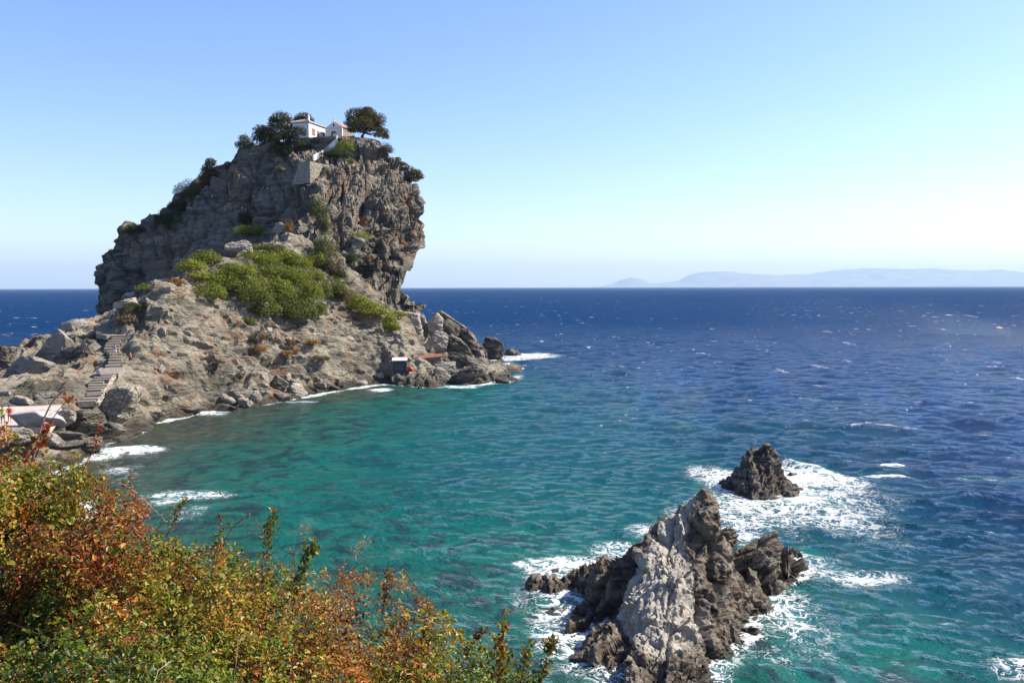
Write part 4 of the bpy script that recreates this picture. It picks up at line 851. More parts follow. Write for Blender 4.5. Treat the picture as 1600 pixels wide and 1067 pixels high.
# concrete landing
lz = at(40, 645, 85)[2] ; ring = [sea(-260, 634, lz), sea(-60, 637, lz), sea(60, 634, lz), sea(96, 632.5, lz), sea(88, 645, lz), sea(70, 668, lz), sea(20, 667, lz), sea(-50, 664, lz), sea(-260, 668, lz)]
m = MB(); n = len(ring); m.poly([(p[0], p[1], lz - 1.2) for p in ring] + [(p[0], p[1], lz) for p in ring], [tuple(range(n)), tuple(range(2 * n - 1, n - 1, -1))] + [(i, i + n, (i + 1) % n + n, (i + 1) % n) for i in range(n)])
m.build('landing', M_conc); lo = bpy.data.objects['landing']; lo.name = 'path'; tag(lo, kind='structure')
LZ = lz
# ------------------------------------------------------------------ hut, slab and ball on the right point
hp = at(626, 578, 156.5); hut = tag(empty('hut', (hp[0], hp[1], hp[2]), .12), 'small dark hut with a white flat roof tucked under the slope by the water', 'hut')
m = MB(); m.box(-1.35, 1.1, 0, 2.4, -1.5, 1.75); m.build('wall', flat_mat('dark_plank', (.035, .035, .04), .7, .2), hut)
m = MB(); m.box(-1.55, 1.25, -.3, 2.7, 1.76, 1.92); o = m.build('roof', M_white, hut); o.rotation_euler = (.10, 0, 0)
m = MB(); m.box(-1.1, .75, -.06, -.01, -.1, 1.35); m.build('door', flat_mat('slate_grey_paint', (.045, .047, .06), .5, .1), hut)
bp_ = at(641, 576, 155); v_, f_ = ICO[4]; o = mesh_np('buoy', v_ * np.array([.6, .5, .5]) + np.array([0, 0, .6]), f_, flat_mat('red_plastic', (.5, .015, .02), .35, .05)); o.location = (bp_[0], bp_[1], bp_[2] - .7); tag(o, 'bright red round buoy lying beside the dark hut', 'buoy')
sp_ = at(668, 560, 163); m = MB(); m.box(-2.6, 2.9, 0, 2.6, -.1, .14); m.box(-2.3, 2.6, .3, 2.3, -1.6, -.1, 1); o = m.build('slab_roof', [flat_mat('rusty_paint', (.24, .09, .04), .7, .2, 1.5), M_stone]); o.location = sp_; o.rotation_euler = (.16, -.09, .1); tag(o, 'rust orange flat roof of a low stone shelter among the boulders', 'roof')
# ------------------------------------------------------------------ people
M_skin = flat_mat('skin', (.42, .24, .16), .6, .05)
def person(px, py, Y, label, shirt, legs, pose=0, face=0., z=None, hat=None, scale=1.):
    """feet at the pixel; body is one skinned surface, clothes are material regions of shells over it"""
    p = at(px, py, Y); zz = p[2] if z is None else z
    root = tag(empty('person', (p[0], p[1], zz), face), label, 'person')
    sw = .16 * pose
    J = {'hip': (0, 0, .95), 'waist': (0, 0, 1.12), 'chest': (0, -.02, 1.35), 'neck': (0, 0, 1.5), 'head': (0, -.02, 1.6), 'crown': (0, -.01, 1.73),
         'lh': (-.1, 0, .9), 'lk': (-.11, -sw, .5), 'la': (-.12, -sw * .3, .09), 'lt': (-.12, -sw * .3 - .14, .04), 'rh': (.1, 0, .9), 'rk': (.11, sw * .6, .5), 'ra': (.12, sw * 1.6, .1), 'rt': (.12, sw * 1.6 - .14, .04),
         'ls': (-.19, 0, 1.42), 'le': (-.27, .05 + sw * .4, 1.15), 'lw': (-.24 if pose < 2 else -.12, -.1 + sw * .2, .93), 'rs': (.19, 0, 1.42), 're': (.29, .05 - sw * .4, 1.15), 'rw': (.25, -.1 - sw * .3, .95)}
    if pose == 2: J['re'] = (.36, .08, 1.18); J['rw'] = (.16, .02, 1.0); J['le'] = (-.36, .08, 1.18); J['lw'] = (-.16, .02, 1.0)
    if pose == 2:
        for k_ in ('lk', 'la', 'lt', 'rk', 'ra', 'rt'): J[k_] = (J[k_][0], -.02 - (.14 if k_[1] == 't' else 0), J[k_][2])
    rad = {'hip': .15, 'waist': .13, 'chest': .155, 'neck': .06, 'head': .098, 'crown': .07, 'lh': .09, 'lk': .06, 'la': .04, 'lt': .035, 'rh': .09, 'rk': .06, 'ra': .04, 'rt': .035, 'ls': .065, 'le': .045, 'lw': .032, 'rs': .065, 're': .045, 'rw': .032}
    E = [('hip', 'waist'), ('waist', 'chest'), ('chest', 'neck'), ('neck', 'head'), ('head', 'crown'), ('hip', 'lh'), ('lh', 'lk'), ('lk', 'la'), ('la', 'lt'), ('hip', 'rh'), ('rh', 'rk'), ('rk', 'ra'), ('ra', 'rt'), ('chest', 'ls'), ('ls', 'le'), ('le', 'lw'), ('chest', 'rs'), ('rs', 're'), ('re', 'rw')]
    def skin(name, keys, edges, grow, mat, sc=None):
        ks = list(keys); me = bpy.data.meshes.new(name); me.from_pydata([J[k] for k in ks], [(ks.index(a), ks.index(b)) for a, b in edges], []); o = bpy.data.objects.new(name, me); COL.objects.link(o)
        mo = o.modifiers.new('s', 'SKIN'); sb = o.modifiers.new('u', 'SUBSURF'); sb.levels = 2
        for i, k in enumerate(ks):
            r_ = rad[k] + grow; me.skin_vertices[0].data[i].radius = (r_, r_ * (.72 if k in ('chest', 'waist', 'hip') else 1))
        me.skin_vertices[0].data[0].use_root = True
        dg = bpy.context.evaluated_depsgraph_get(); m2 = bpy.data.meshes.new_from_object(o.evaluated_get(dg)); bpy.data.objects.remove(o)
        m2.materials.clear(); m2.materials.append(mat); m2.polygons.foreach_set('use_smooth', [True] * len(m2.polygons))
        o2 = bpy.data.objects.new(name, m2); COL.objects.link(o2); o2.parent = root; return o2
    skin('body', J.keys(), E, 0, M_skin)
    skin('shirt', ['waist', 'chest', 'hip', 'ls', 'rs'], [('hip', 'waist'), ('waist', 'chest'), ('chest', 'ls'), ('chest', 'rs')], .022, shirt)
    J['lk2'] = tuple((np.array(J['lh']) * .25 + np.array(J['lk']) * .75)); J['rk2'] = tuple((np.array(J['rh']) * .25 + np.array(J['rk']) * .75)); rad['lk2'] = rad['rk2'] = .075
    skin('shorts', ['hip', 'lh', 'rh', 'lk2', 'rk2'], [('hip', 'lh'), ('hip', 'rh'), ('lh', 'lk2'), ('rh', 'rk2')], .024, legs)
    m = MB(); 
    hv, hf = ICO[3]; H = hv * np.array([.108, .118, .105]) + np.array([0, .02, 1.665]); keep = ((hv[hf].mean(1)[:, 2] > -.1) | (hv[hf].mean(1)[:, 1] > .3)) & (hv[hf].mean(1)[:, 2] > -.75); mesh_np('hair', H, hf[keep], hat or M_hair, parent=root)
    fm_ = MB(); fm_.poly([(-.018, -.11, 1.60), (.018, -.11, 1.60), (0, -.145, 1.605), (0, -.108, 1.65)], [(0, 1, 2), (0, 2, 3), (1, 3, 2), (0, 3, 1)]); fm_.build('nose', M_skin, root)
    root.scale = (scale,) * 3
    return root
M_hair = flat_mat('dark_hair', (.03, .02, .015), .6, .1)
fm = flat_mat; c_red = fm('red_cotton', (.5, .015, .02)); c_drk = fm('dark_red_cotton', (.12, .012, .015)); c_vio = fm('lilac_cotton', (.35, .3, .48)); c_wh = fm('white_cotton', (.7, .68, .66)); c_blu = fm('sky_blue_cotton', (.1, .33, .55)); c_nav = fm('navy_cotton', (.02, .03, .07)); c_lime = fm('lime_cotton', (.42, .7, .03)); c_pink = fm('pink_cotton', (.6, .1, .16)); c_grey = fm('grey_cotton', (.2, .2, .2)); c_yel = fm('yellow_cotton', (.5, .45, .1))
def seg_pt(seg, t_, off):
    a, b = Vector(seg[0]), Vector(seg[1]); d = (b - a); p = a.lerp(b, t_); q = Vector((d.y, -d.x, 0)).normalized() * off; return p + q
def person_at(p, *a, **k):
    r_ = person(0, 0, 50, *a, **k); r_.location = p; return r_
p_ = seg_pt(SG[1], 3.05 / 12., .2); p_.z = SG[1][0][2] + (SG[1][1][2] - SG[1][0][2]) * 4 / 12.
person_at(p_, 'person in lilac top and pale shorts walking up the upper stairs', c_vio, c_wh, 1, 3.0)
px_, py_ = 204, 570; h_ = hit(px_, py_); person_at(h_[0] if h_ else at(204, 570, 116), 'person in bright red top standing right of the upper stairs', c_red, c_drk, 1, 2.6, scale=1.06)
p_ = seg_pt(SG[0], 7.5 / 11., -.1); p_.z = SG[0][0][2] + (SG[0][1][2] - SG[0][0][2]) * 8 / 11.
person_at(p_, 'person in sky blue shirt and navy shorts on the lower stairs', c_blu, c_nav, 1, .3, scale=1.02)
q = sea(5, 664, LZ); person_at(q, 'person in lime green shirt with hands on hips on the landing', c_lime, c_grey, 2, .4, scale=1.04)
q = sea(15.5, 660, LZ); person_at(q, 'person in red top and pink shorts standing on the landing', c_red, c_pink, 2, .2, scale=.94)
for px, py, lab, s_, l_ in [(418, 301, 'tiny person in white on the high path below the bastion', c_wh, c_nav), (397, 313, 'tiny person in yellow on the high path', c_yel, c_drk), (384, 333, 'tiny person in blue at the bend of the high path', c_blu, c_wh), (379, 331, 'tiny person in white at the bend of the high path', c_wh, c_grey)]:
    h_ = hit(px, py)
    if h_: person_at(h_[0] - Vector((0, .2, .05)), lab, s_, l_, 1, 1.0)
print('things', time.time() - T0)
# ------------------------------------------------------------------ far vegetation
def leaf_mat(name, cols, rough=.7, trans=.25, sc=None):
    t = NT(name); a = t.n('ShaderNodeAttribute', attribute_name='tone').outputs['Fac']
    cr = t.n('ShaderNodeValToRGB', i_Fac=a); e = cr.color_ramp
    while len(e.elements) < len(cols): e.elements.new(.5)
    for i, (el, c_) in enumerate(zip(e.elements, cols)): el.position = i / (len(cols) - 1); el.color = (*c_, 1)
    lc = t.mix(1., cr.outputs[0], (.87, .87, .87), 'MULTIPLY'); t.set(Base_Color=lc, Roughness=rough); t.b.inputs['Specular IOR Level'].default_value = .2
    if trans:
        tr = t.n('ShaderNodeBsdfTranslucent'); t.put(tr.inputs[0], t.mix(.5, cr.outputs[0], (.2, .25, .03))); mx = t.n('ShaderNodeMixShader'); mx.inputs[0].default_value = trans
        t.put(mx.inputs[1], t.b.outputs[0]); t.put(mx.inputs[2], tr.outputs[0]); t.t.links.new(mx.outputs[0], t.out.inputs[0])
    return t.m
L_pine = leaf_mat('pine_foliage', [(.025, .022, .008), (.085, .062, .018), (.16, .10, .03)])
L_dark = leaf_mat('dark_foliage', [(.010, .018, .007), (.03, .04, .012), (.06, .065, .02)])
L_green = leaf_mat('green_heath', [(.05, .07, .008), (.15, .18, .014), (.30, .30, .03)])
L_mid = leaf_mat('mid_heath', [(.04, .052, .010), (.10, .125, .018), (.19, .19, .035)])  # duller than the green heath; lit tops and darker parts set by colour
L_olive = leaf_mat('olive_scrub', [(.05, .055, .022), (.11, .115, .04), (.17, .16, .065)])
L_brown = leaf_mat('dry_brown_scrub', [(.07, .05, .03), (.14, .10, .055), (.2, .14, .08)], trans=.1)
L_orange = leaf_mat('orange_cushion', [(.14, .06, .012), (.26, .11, .02), (.36, .17, .04)], trans=.1)
L_yel = leaf_mat('yellow_green_mat', [(.10, .12, .012), (.22, .24, .02), (.34, .32, .03)])
M_bark = flat_mat('grey_bark', (.10, .08, .065), .9, .3, 2.)
def tufts(lobes, dens, size, seed, shell=.45, flatb=-.35, up=.35):
    """lobes: (centre, radii) ; returns V,F,tone for small folded leaf clumps"""
    rng = np.random.default_rng(seed); Vs, Ts = [], []
    allc = []
    for c, r in lobes:
        r = np.array(r, float); area = 4 * math.pi * ((r[0] * r[1] + r[1] * r[2] + r[0] * r[2]) / 3); n = int(area * dens)
        u = rng.normal(size=(n, 3)); u /= np.linalg.norm(u, axis=1, keepdims=True); u = u[u[:, 2] > flatb]
        rr = 1 - shell * rng.random(len(u)) ** 1.6
        lump = fbm(u * 2.3 + seed + np.array(c) * .3, 3, seed); rr = rr * (1 + lump * .38); keep = fbm(u * 4 + seed * 2 + np.array(c), 2, seed + 3) > -.34
        p = np.array(c) + u * r * rr[:, None]; allc.append((p[keep], u[keep], lump[keep]))
    p = np.concatenate([a[0] for a in allc]); u = np.concatenate([a[1] for a in allc]); lump = np.concatenate([a[2] for a in allc]); n = len(p)
    nrm = u + rng.normal(size=(n, 3)) * .6; nrm[:, 2] += up; nrm /= np.linalg.norm(nrm, axis=1, keepdims=True)
    a = np.cross(nrm, rng.normal(size=(n, 3))); a /= np.linalg.norm(a, axis=1, keepdims=True) + 1e-9; b = np.cross(nrm, a)
    s = size * rng.uniform(.55, 1.35, n)[:, None]
    V = np.stack([p - a * s, p - b * s * .55 + nrm * s * .15, p + a * s, p + b * s * .55 + nrm * s * .15], 1)
    tone = np.clip(.5 + lump * .75 + rng.normal(size=n) * .2, 0, 1)
    return V.reshape(-1, 3), np.arange(n * 4).reshape(-1, 4), np.repeat(tone, 4)
def foliage(name, lobes, dens, size, seed, mat, parent, **k):
    V, Fq, tn = tufts(lobes, dens, size, seed, **k); return mesh_np(name, V, Fq, mat, parent, False, {'tone': tn})
def shrub(px, py, wp, hp, mat, label, seed, Y=None, size=.15, dens=22., name='bush', cat='bush', tall=1., grp=None):
    if Y is None:
        h_ = hit(px, py + hp * .3); Y = h_[0].y if h_ else 170
    c = at(px, py, Y); s = Y / 1300.; w, h = wp * s / 2, hp * s / 2; rg = random.Random(seed)
    root = tag(empty(name, (c[0], c[1] - h * .25, c[2] - h * .75)), label, cat, grp); zc = h * .8
    w *= 1.25; h *= 1.25; lobes = [((0, 0, zc * .85), (w * .9, w * .75, h * .98))]
    for i in range(7 if wp > 16 else 4):
        a = rg.uniform(0, 6.28); q = rg.uniform(.35, .62); lobes.append(((math.cos(a) * w * q, math.sin(a) * w * q * .9, zc * rg.uniform(.55, 1.15)), (w * rg.uniform(.3, .46), w * rg.uniform(.3, .46), h * rg.uniform(.4, .62))))
    foliage('foliage', lobes, dens, size, seed, mat, root)
    m = MB()
    for l in lobes[1:4]: m.tube([(0, 0, -h * .4), (l[0][0] * .5, l[0][1] * .5, zc * .3), l[0]], .1, .03, 5)
    m.build('stem', M_bark, root); return root
def tree(px, py, base, lobes_px, mat, label, seed, Y, size=.24, dens=18., name='tree'):
    """base pixel (trunk foot), lobes in pixels (cx, cy, w, h, depth offset)"""
    b = at(base[0], base[1], Y); root = tag(empty(name, b), label, 'tree'); lobes = []; s = Y / 1300.
    for (cx, cy, w_, h_, dy) in lobes_px:
        q = at(cx, cy, Y + dy) - b; lobes.append((tuple(q), (w_ * s * .57, (w_ + h_) * s / 4, h_ * s * .56)))
    foliage('crown', lobes, dens, size, seed, mat, root, shell=.5, flatb=-.75)
    m = MB(); rg = random.Random(seed); top = np.mean([l[0] for l in lobes], 0); fork = Vector(top) * .35
    m.tube([(0, 0, -.8), tuple(fork * .5 + Vector((rg.uniform(-.3, .3), 0, 0))), tuple(fork)], .34 * max(1, len(lobes) / 6), .22, 7); m.build('trunk', M_bark, root)
    m = MB()
    for l in lobes:
        v = Vector(l[0]); mid = fork.lerp(v, .5) + Vector((rg.uniform(-.4, .4), rg.uniform(-.4, .4), -.3)); m.tube([fork, mid, v], .16, .04, 5)
    m.build('limb', M_bark, root); return root
tree(0, 0, (566, 216), [(556, 180, 30, 20, 0), (572, 180, 30, 24, 1), (588, 187, 28, 20, 0), (565, 196, 38, 24, -2), (584, 200, 30, 18, 1), (549, 192, 20, 16, 1), (598, 207, 18, 12, 0), (603, 214, 12, 9, 1), (592, 211, 16, 9, -1), (575, 172, 14, 9, 0), (554, 203, 22, 12, -1), (575, 190, 36, 26, 3)], L_pine, 'broad spreading tree right of the chapel on the summit', 31, 261)
tree(0, 0, (437, 226), [(440, 184, 26, 18, 0), (430, 195, 22, 18, 1), (448, 195, 26, 22, 0), (438, 205, 30, 20, -1), (452, 208, 18, 18, 1), (427, 187, 14, 10, 0)], L_pine, 'tall brown green tree left of the white house', 32, 268)
tree(0, 0, (474, 200), [(474, 182, 20, 11, 0), (481, 187, 18, 11, 1), (466, 187, 14, 10, 0), (475, 189, 26, 10, 2)], L_pine, 'tree rising behind the roof of the white house', 33, 279)
tree(0, 0, (412, 232), [(408, 204, 22, 16, 0), (418, 208, 24, 22, 1), (404, 214, 20, 18, 0), (416, 220, 28, 20, -1), (426, 216, 20, 20, 0)], L_pine, 'round tree second from the left on the summit crest', 34, 270)
tree(0, 0, (383, 236), [(381, 217, 16, 12, 0), (386, 225, 20, 14, 0), (376, 227, 16, 12, 1), (395, 229, 14, 10, 0)], L_olive, 'small leftmost tree on the summit crest', 35, 272)
tree(0, 0, (446, 246), [(452, 212, 22, 16, 0), (442, 220, 26, 20, 0), (434, 232, 24, 22, 1), (446, 238, 24, 20, 0), (466, 206, 24, 16, 1), (458, 218, 20, 14, 0), (438, 246, 14, 12, 0)], L_dark, 'dark green leafy tree under the left corner of the white house', 36, 258)
tree(0, 0, (632, 278), [(632, 262, 14, 14, 0), (640, 268, 18, 14, 0), (650, 272, 18, 14, 1), (656, 276, 12, 12, 0), (646, 280, 18, 12, 0), (638, 276, 18, 14, 0), (628, 256, 8, 8, 0)], L_pine, 'tree clinging to the right edge of the cliff', 37, 253)
tree(0, 0, (325, 296), [(329, 254, 16, 13, 0), (325, 264, 20, 14, 0), (331, 272, 18, 16, 0), (320, 277, 20, 16, 0), (327, 288, 20, 18, -1), (318, 292, 18, 14, 0)], L_pine, 'slender dark tree standing on the left skyline', 38, 268, .26)
S_ = shrub
for i, a in enumerate([(298, 300, 38, 34, L_olive, 'round brown olive bush on the upper left skyline', 266), (281, 325, 34, 22, L_dark, 'dark bush below the olive bush on the left flank', None), (262, 346, 34, 30, L_dark, 'large dark bush on the shaded left flank', None), (213, 361, 30, 20, L_dark, 'dark bush on the lowest shaded ledge at left', None), (540, 232, 30, 22, L_green, 'bright green bush directly below the chapel', None), (524, 242, 44, 20, L_dark, 'dark spreading bush below the white parapet', None), (476, 230, 30, 14, L_dark, 'dark creeper bush at the foot of the retaining wall', None), (384, 342, 24, 26, L_dark, 'dark bush under the high path bend', None), (438, 266, 15, 12, L_olive, 'small pale olive bush in the shaded wall of rock', None), (604, 235, 20, 20, L_brown, 'dry brown bush at the right brow', None), (548, 252, 12, 8, L_green, 'small green tuft below the bright bush', None),
    (392, 362, 48, 18, L_green, 'green bush behind the big white boulder', None), (398, 388, 30, 14, L_green, 'small green bush right of the big white boulder', None), (322, 404, 42, 26, L_green, 'tallest rounded green bush on the left shoulder', None), (300, 418, 46, 24, L_yel, 'yellow green bush in front of the left shoulder', None), (310, 432, 36, 16, L_yel, 'low yellow green bush behind the crest', None), (275, 442, 30, 13, L_orange, 'orange cushion bush on the crest', None), (232, 450, 36, 12, L_green, 'low green bush on the left crest', None), (216, 480, 38, 14, L_mid, 'dull green bush below the pale crest boulders', None)]):
    S_(*a[:6], 400 + i, a[6])
for i, a in enumerate([(345, 438, 60, 30, L_green), (326, 458, 50, 32, L_green), (372, 425, 60, 28, L_green), (352, 448, 44, 26, L_mid), (385, 445, 60, 36, L_green), (405, 405, 60, 24, L_green), (420, 425, 56, 32, L_green), (400, 465, 50, 34, L_mid), (430, 455, 56, 42, L_green), (455, 435, 50, 34, L_green), (415, 485, 44, 28, L_mid), (448, 478, 46, 38, L_mid), (478, 462, 48, 44, L_green), (470, 490, 48, 34, L_mid), (492, 485, 34, 36, L_mid), (440, 400, 50, 22, L_green), (462, 412, 44, 24, L_green), (485, 435, 40, 30, L_green), (500, 455, 36, 34, L_mid), (425, 388, 40, 14, L_olive)]):
    lab = ['wide green heath bush at the left of the slope thicket', 'green heath bush hanging lowest at the left of the thicket', 'green heath bush at the upper left of the thicket', 'dull green bush filling the left of the thicket', 'green bush at the centre left of the thicket', 'green bush at the top of the thicket below the white boulder', 'broad green bush in the upper middle of the thicket', 'dull green bush at the lower left middle of the thicket', 'full green bush in the middle of the thicket', 'green bush right of the thicket middle', 'dull green bush on the lower left edge of the thicket', 'dull green bush on the lower edge of the thicket middle', 'large green bush in the right half of the thicket', 'dull green bush at the lowest right of the thicket', 'dull green bush at the right end of the thicket', 'green bush at the top centre of the thicket', 'green bush at the top right of the thicket', 'green bush on the right shoulder of the thicket', 'dull green bush under the grey olive scrub', 'grey olive scrub on top of the thicket'][i]
    S_(a[0], a[1], a[2] * 1.05, a[3] * 1.02, a[4], lab, 440 + i, None)
for i, a in enumerate([(509, 392, 36, 44, L_olive, 'upright grey olive bush against the cliff foot'), (520, 415, 34, 36, L_brown, 'grey brown bush under the upright olive bush'), (500, 330, 24, 44, L_olive, 'tall olive bush growing in the cliff cleft'), (508, 352, 18, 24, L_olive, 'small olive bush under the one in the cleft'), (495, 410, 40, 26, L_green, 'green bush left of the grey brown bush'), (528, 430, 26, 20, L_dark, 'dark bush at the cliff foot'), (520, 450, 40, 30, L_mid, 'dull green bush below the cliff foot'), (535, 462, 30, 26, L_brown, 'brown grey bush at the start of the green strip'), (550, 468, 34, 16, L_yel, 'first yellow green mat of the strip from the top'), (568, 478, 34, 15, L_yel, 'second yellow green mat of the strip from the top'), (585, 487, 34, 16, L_yel, 'third yellow green mat of the strip from the top'), (600, 498, 26, 20, L_yel, 'fourth yellow green mat of the strip from the top'), (610, 512, 22, 20, L_yel, 'lowest tip mat of the yellow green strip'), (619, 492, 26, 9, L_yel, 'green mat branching right under the cliff'), (562, 370, 26, 12, L_yel, 'small isolated green patch under the cliff face'),
        (403, 546, 24, 12, L_orange, 'orange dry tuft at the left of the orange row'), (447, 553, 18, 11, L_orange, 'largest orange dry tuft in the middle of the slope'), (463, 548, 11, 8, L_orange, 'small orange tuft right of the largest'), (456, 536, 14, 14, L_orange, 'orange tuft above the largest'), (488, 535, 20, 9, L_orange, 'orange tuft furthest right on the slope'), (452, 358, 14, 26, L_orange, 'orange hanging plant below the pillar rock'), (402, 528, 30, 14, L_brown, 'dry brown tuft above the left orange tuft'), (574, 402, 10, 8, L_orange, 'tiny orange tuft under the cliff hollow'), (340, 565, 20, 10, L_brown, 'dry brown tuft in a gully of the slope'), (376, 585, 16, 10, L_brown, 'dry brown tuft above the shore block heap'), (500, 560, 26, 10, L_brown, 'dry brown tuft right of the orange row'), (388, 502, 18, 14, L_mid, 'small green bush hanging below the thicket at left'), (545, 405, 24, 16, L_dark, 'dark bush under the cliff hollow'), (200, 500, 30, 16, L_brown, 'dry brown grass beside the topmost stairs')]):
    kx = 1.35 if a[4] is L_yel else 1.1
    S_(a[0], a[1], a[2] * kx, a[3] * 1.1, a[4], a[5], 480 + i, None, size=.15, dens=20)
print('veg', time.time() - T0)
# ------------------------------------------------------------------ foreground bramble thicket
SIL = [(-140, 660, 5.4), (-60, 672, 5.2), (0, 692, 5.0), (60, 702, 4.9), (110, 725, 4.8), (150, 748, 4.7), (200, 778, 4.6), (260, 818, 4.5), (320, 850, 4.4), (380, 862, 4.3), (430, 862, 4.2), (480, 878, 4.1), (560, 903, 4.0), (620, 930, 3.9), (700, 975, 3.8), (780, 1020, 3.6), (850, 1060, 3.5), (900, 1110, 3.4)]
INT = [(-60, 850, 3.4), (0, 850, 3.4), (60, 800, 3.9), (50, 900, 4.0), (20, 960, 3.95), (70, 1000, 3.6), (0, 1040, 3.6), (-60, 960, 4.0), (60, 1067, 3.2), (-60, 1067, 3.4), (150, 880, 3.5), (170, 960, 2.75), (170, 1080, 2.2), (240, 920, 3.2), (300, 940, 3.5), (300, 1067, 2.6), (450, 970, 3.5), (450, 1067, 2.8), (600, 1040, 3.3), (600, 1110, 2.9), (750, 1090, 3.3), (0, 1250, 2.0), (300, 1250, 1.8), (600, 1280, 2.1), (850, 1250, 2.6), (-300, 900, 3), (1000, 1300, 2.8), (950, 1180, 3.2)]
bp, bv = [], []
for a in SIL:
    q = at(*a); bp.append((q[0], q[1])); bv.append(q[2]); bp.append((q[0], q[1] + .5)); bv.append(q[2] - .55); bp.append((q[0] + .2, q[1] + 1.3)); bv.append(q[2] - 1.7)
for a in INT: q = at(*a); bp.append((q[0], q[1])); bv.append(q[2])
for x, y, z in [(1.2, 3.6, 14.4), (1.6, 3, 14.6), (2, 1, 15), (.4, .6, 16.2), (-3, .5, 17), (0, 0, 16.6)]: bp.append((x, y)); bv.append(z)
bsurf = RBF(bp, bv, .02)
# palettes: real leaf colours; the darkest has lower left shade painted in
def pal(name, cols, gl=.35):
    t = NT(name); a = t.n('ShaderNodeAttribute', attribute_name='tone').outputs['Fac']; cr = t.n('ShaderNodeValToRGB', i_Fac=a); cr.color_ramp.interpolation = 'CONSTANT'; e = cr.color_ramp
    while len(e.elements) < len(cols): e.elements.new(.5)
    for i, (el, c_) in enumerate(zip(e.elements, cols)): el.position = i / len(cols); el.color = (*c_, 1)
    c = t.coords('Object'); n = t.noise(c, 60, 3); col = t.mix(t.math('MULTIPLY', t.ramp(n, .5, .7), .35), cr.outputs[0], (.16, .07, .02)); col = t.mix(1., col, (.82, .82, .82), 'MULTIPLY')
    t.set(Base_Color=col, Roughness=.42); t.b.inputs['Specular IOR Level'].default_value = gl
    tr = t.n('ShaderNodeBsdfTranslucent'); t.put(tr.inputs[0], t.mix(.25, col, (.26, .2, .02))); mx = t.n('ShaderNodeMixShader'); mx.inputs[0].default_value = .35
    t.put(mx.inputs[1], t.b.outputs[0]); t.put(mx.inputs[2], tr.outputs[0]); t.t.links.new(mx.outputs[0], t.out.inputs[0]); return t.m
G1, G2, G3, G4 = (.026, .062, .006), (.08, .135, .008), (.19, .24, .015), (.27, .235, .018)
B1, B2, O1, O2, Rr, Y1 = (.15, .045, .012), (.28, .095, .022), (.46, .15, .018), (.58, .27, .045), (.36, .03, .010), (.55, .42, .05)
PG = pal('green_bramble_leaves', [O1, B2, G4, G3, G3, G2, G2, G2, G1, G1]); PY = pal('yellow_green_leaves', [B2, O1, Y1, G4, G4, G3, G3, G3, G2, G1])
PR = pal('red_brown_leaves', [G2, G3, O1, Rr, B2, B2, B2, B1, B1, G2]); PO = pal('orange_dry_leaves', [G3, G4, Y1, O2, O2, O1, O1, O1, B2, B1]); PD = pal('shade_toned_green_leaves', [B2, G3, G2, G1, G2, G1, G1, B1, B1, B1])
PM = pal('mixed_autumn_leaves', [Rr, O1, O2, Y1, G4, G4, G3, G3, G2, B2]); PS = pal('dry_straw', [(.45, .36, .2), (.5, .4, .24), (.4, .28, .14)], .2)
PRED = pal('scarlet_leaves', [Rr, (.4, .05, .01), (.45, .1, .01), (.3, .03, .01), (.35, .25, .02)])
M_twig = flat_mat('red_brown_twig', (.13, .05, .035), .6, .35, 30.); M_twig2 = flat_mat('pale_grey_twig', (.32, .22, .18), .7, .25, 30.)
def leaves(p, ax, nr, L, W, tone):
    n = len(p); sd = np.cross(nr, ax); sd /= np.linalg.norm(sd, axis=1, keepdims=True) + 1e-9; L = L[:, None]; W = W[:, None]; up_ = nr * W * .35
    V = np.stack([p, p + ax * L * .28 + sd * W * .85 + up_, p + ax * L * .66 + sd * W * .8 + up_, p + ax * L - nr * L * .1, p + ax * L * .66 - sd * W * .8 + up_, p + ax * L * .28 - sd * W * .85 + up_], 1)
    i = np.arange(n)[:, None] * 6; Fq = np.concatenate([i + np.array([[0, 1, 2, 3]]), i + np.array([[0, 3, 4, 5]])]); return V.reshape(-1, 3), Fq, np.repeat(tone, 6)
def unit(v): return v / (np.linalg.norm(v, axis=1, keepdims=True) + 1e-9)
# name of each bush: centre pixel, depth, palette, leaf size
BUSHES = [(20, 730, 4.7, PM, .026, 'mixed green and russet bramble at the upper left edge under the landing'), (130, 770, 4.5, PR, .024, 'red brown bramble on the upper left outline of the thicket'), (60, 840, 3.7, PG, .028, 'green bramble below the upper left edge'), (190, 860, 3.9, PG, .024, 'leafy green bramble in the upper left of the thicket'),
          (40, 960, 2.7, PD, .019, 'green bramble with leaves darkened for deep shade at the lower left edge'), (270, 850, 4.2, PO, .024, 'orange brown bramble behind the wave foam at the outline'), (170, 1020, 2.5, PD, .019, 'green bramble with leaves darkened for shade at the bottom left of the picture'), (330, 900, 3.9, PM, .024, 'mixed orange and green bramble right of the leafy green one'),
          (290, 970, 3.2, PM, .021, 'green bramble left of the bottom centre'), (420, 900, 4.0, PG, .024, 'green shrub carrying the tallest upright shoot'), (360, 1040, 2.7, PG, .019, 'green shrub at the bottom edge under the orange growth'), (490, 930, 3.9, PO, .019, 'orange dry shrub right of the tallest shoot'),
          (470, 1010, 3.1, PY, .020, 'broad yellow green shrub near the bottom centre'), (580, 960, 3.7, PR, .020, 'red brown twiggy shrub on the lower outline'), (600, 1040, 3.2, PO, .022, 'orange and green shrub at the bottom edge right of centre'), (690, 1020, 3.6, PM, .021, 'mixed autumn shrub towards the right end of the thicket'),
          (770, 1060, 3.4, PG, .022, 'green shrub at the right end of the thicket'), (-150, 850, 3.6, PD, .024, 'dark bramble cut off by the left picture edge')]
BC = np.array([at(a[0], a[1], a[2])[:2] for a in BUSHES])
rng = np.random.default_rng(77)
N = 600000
x = rng.uniform(-4.2, 1.3, N); y = rng.uniform(1.35, 5.8, N)
px = 800 + x / y * 1300
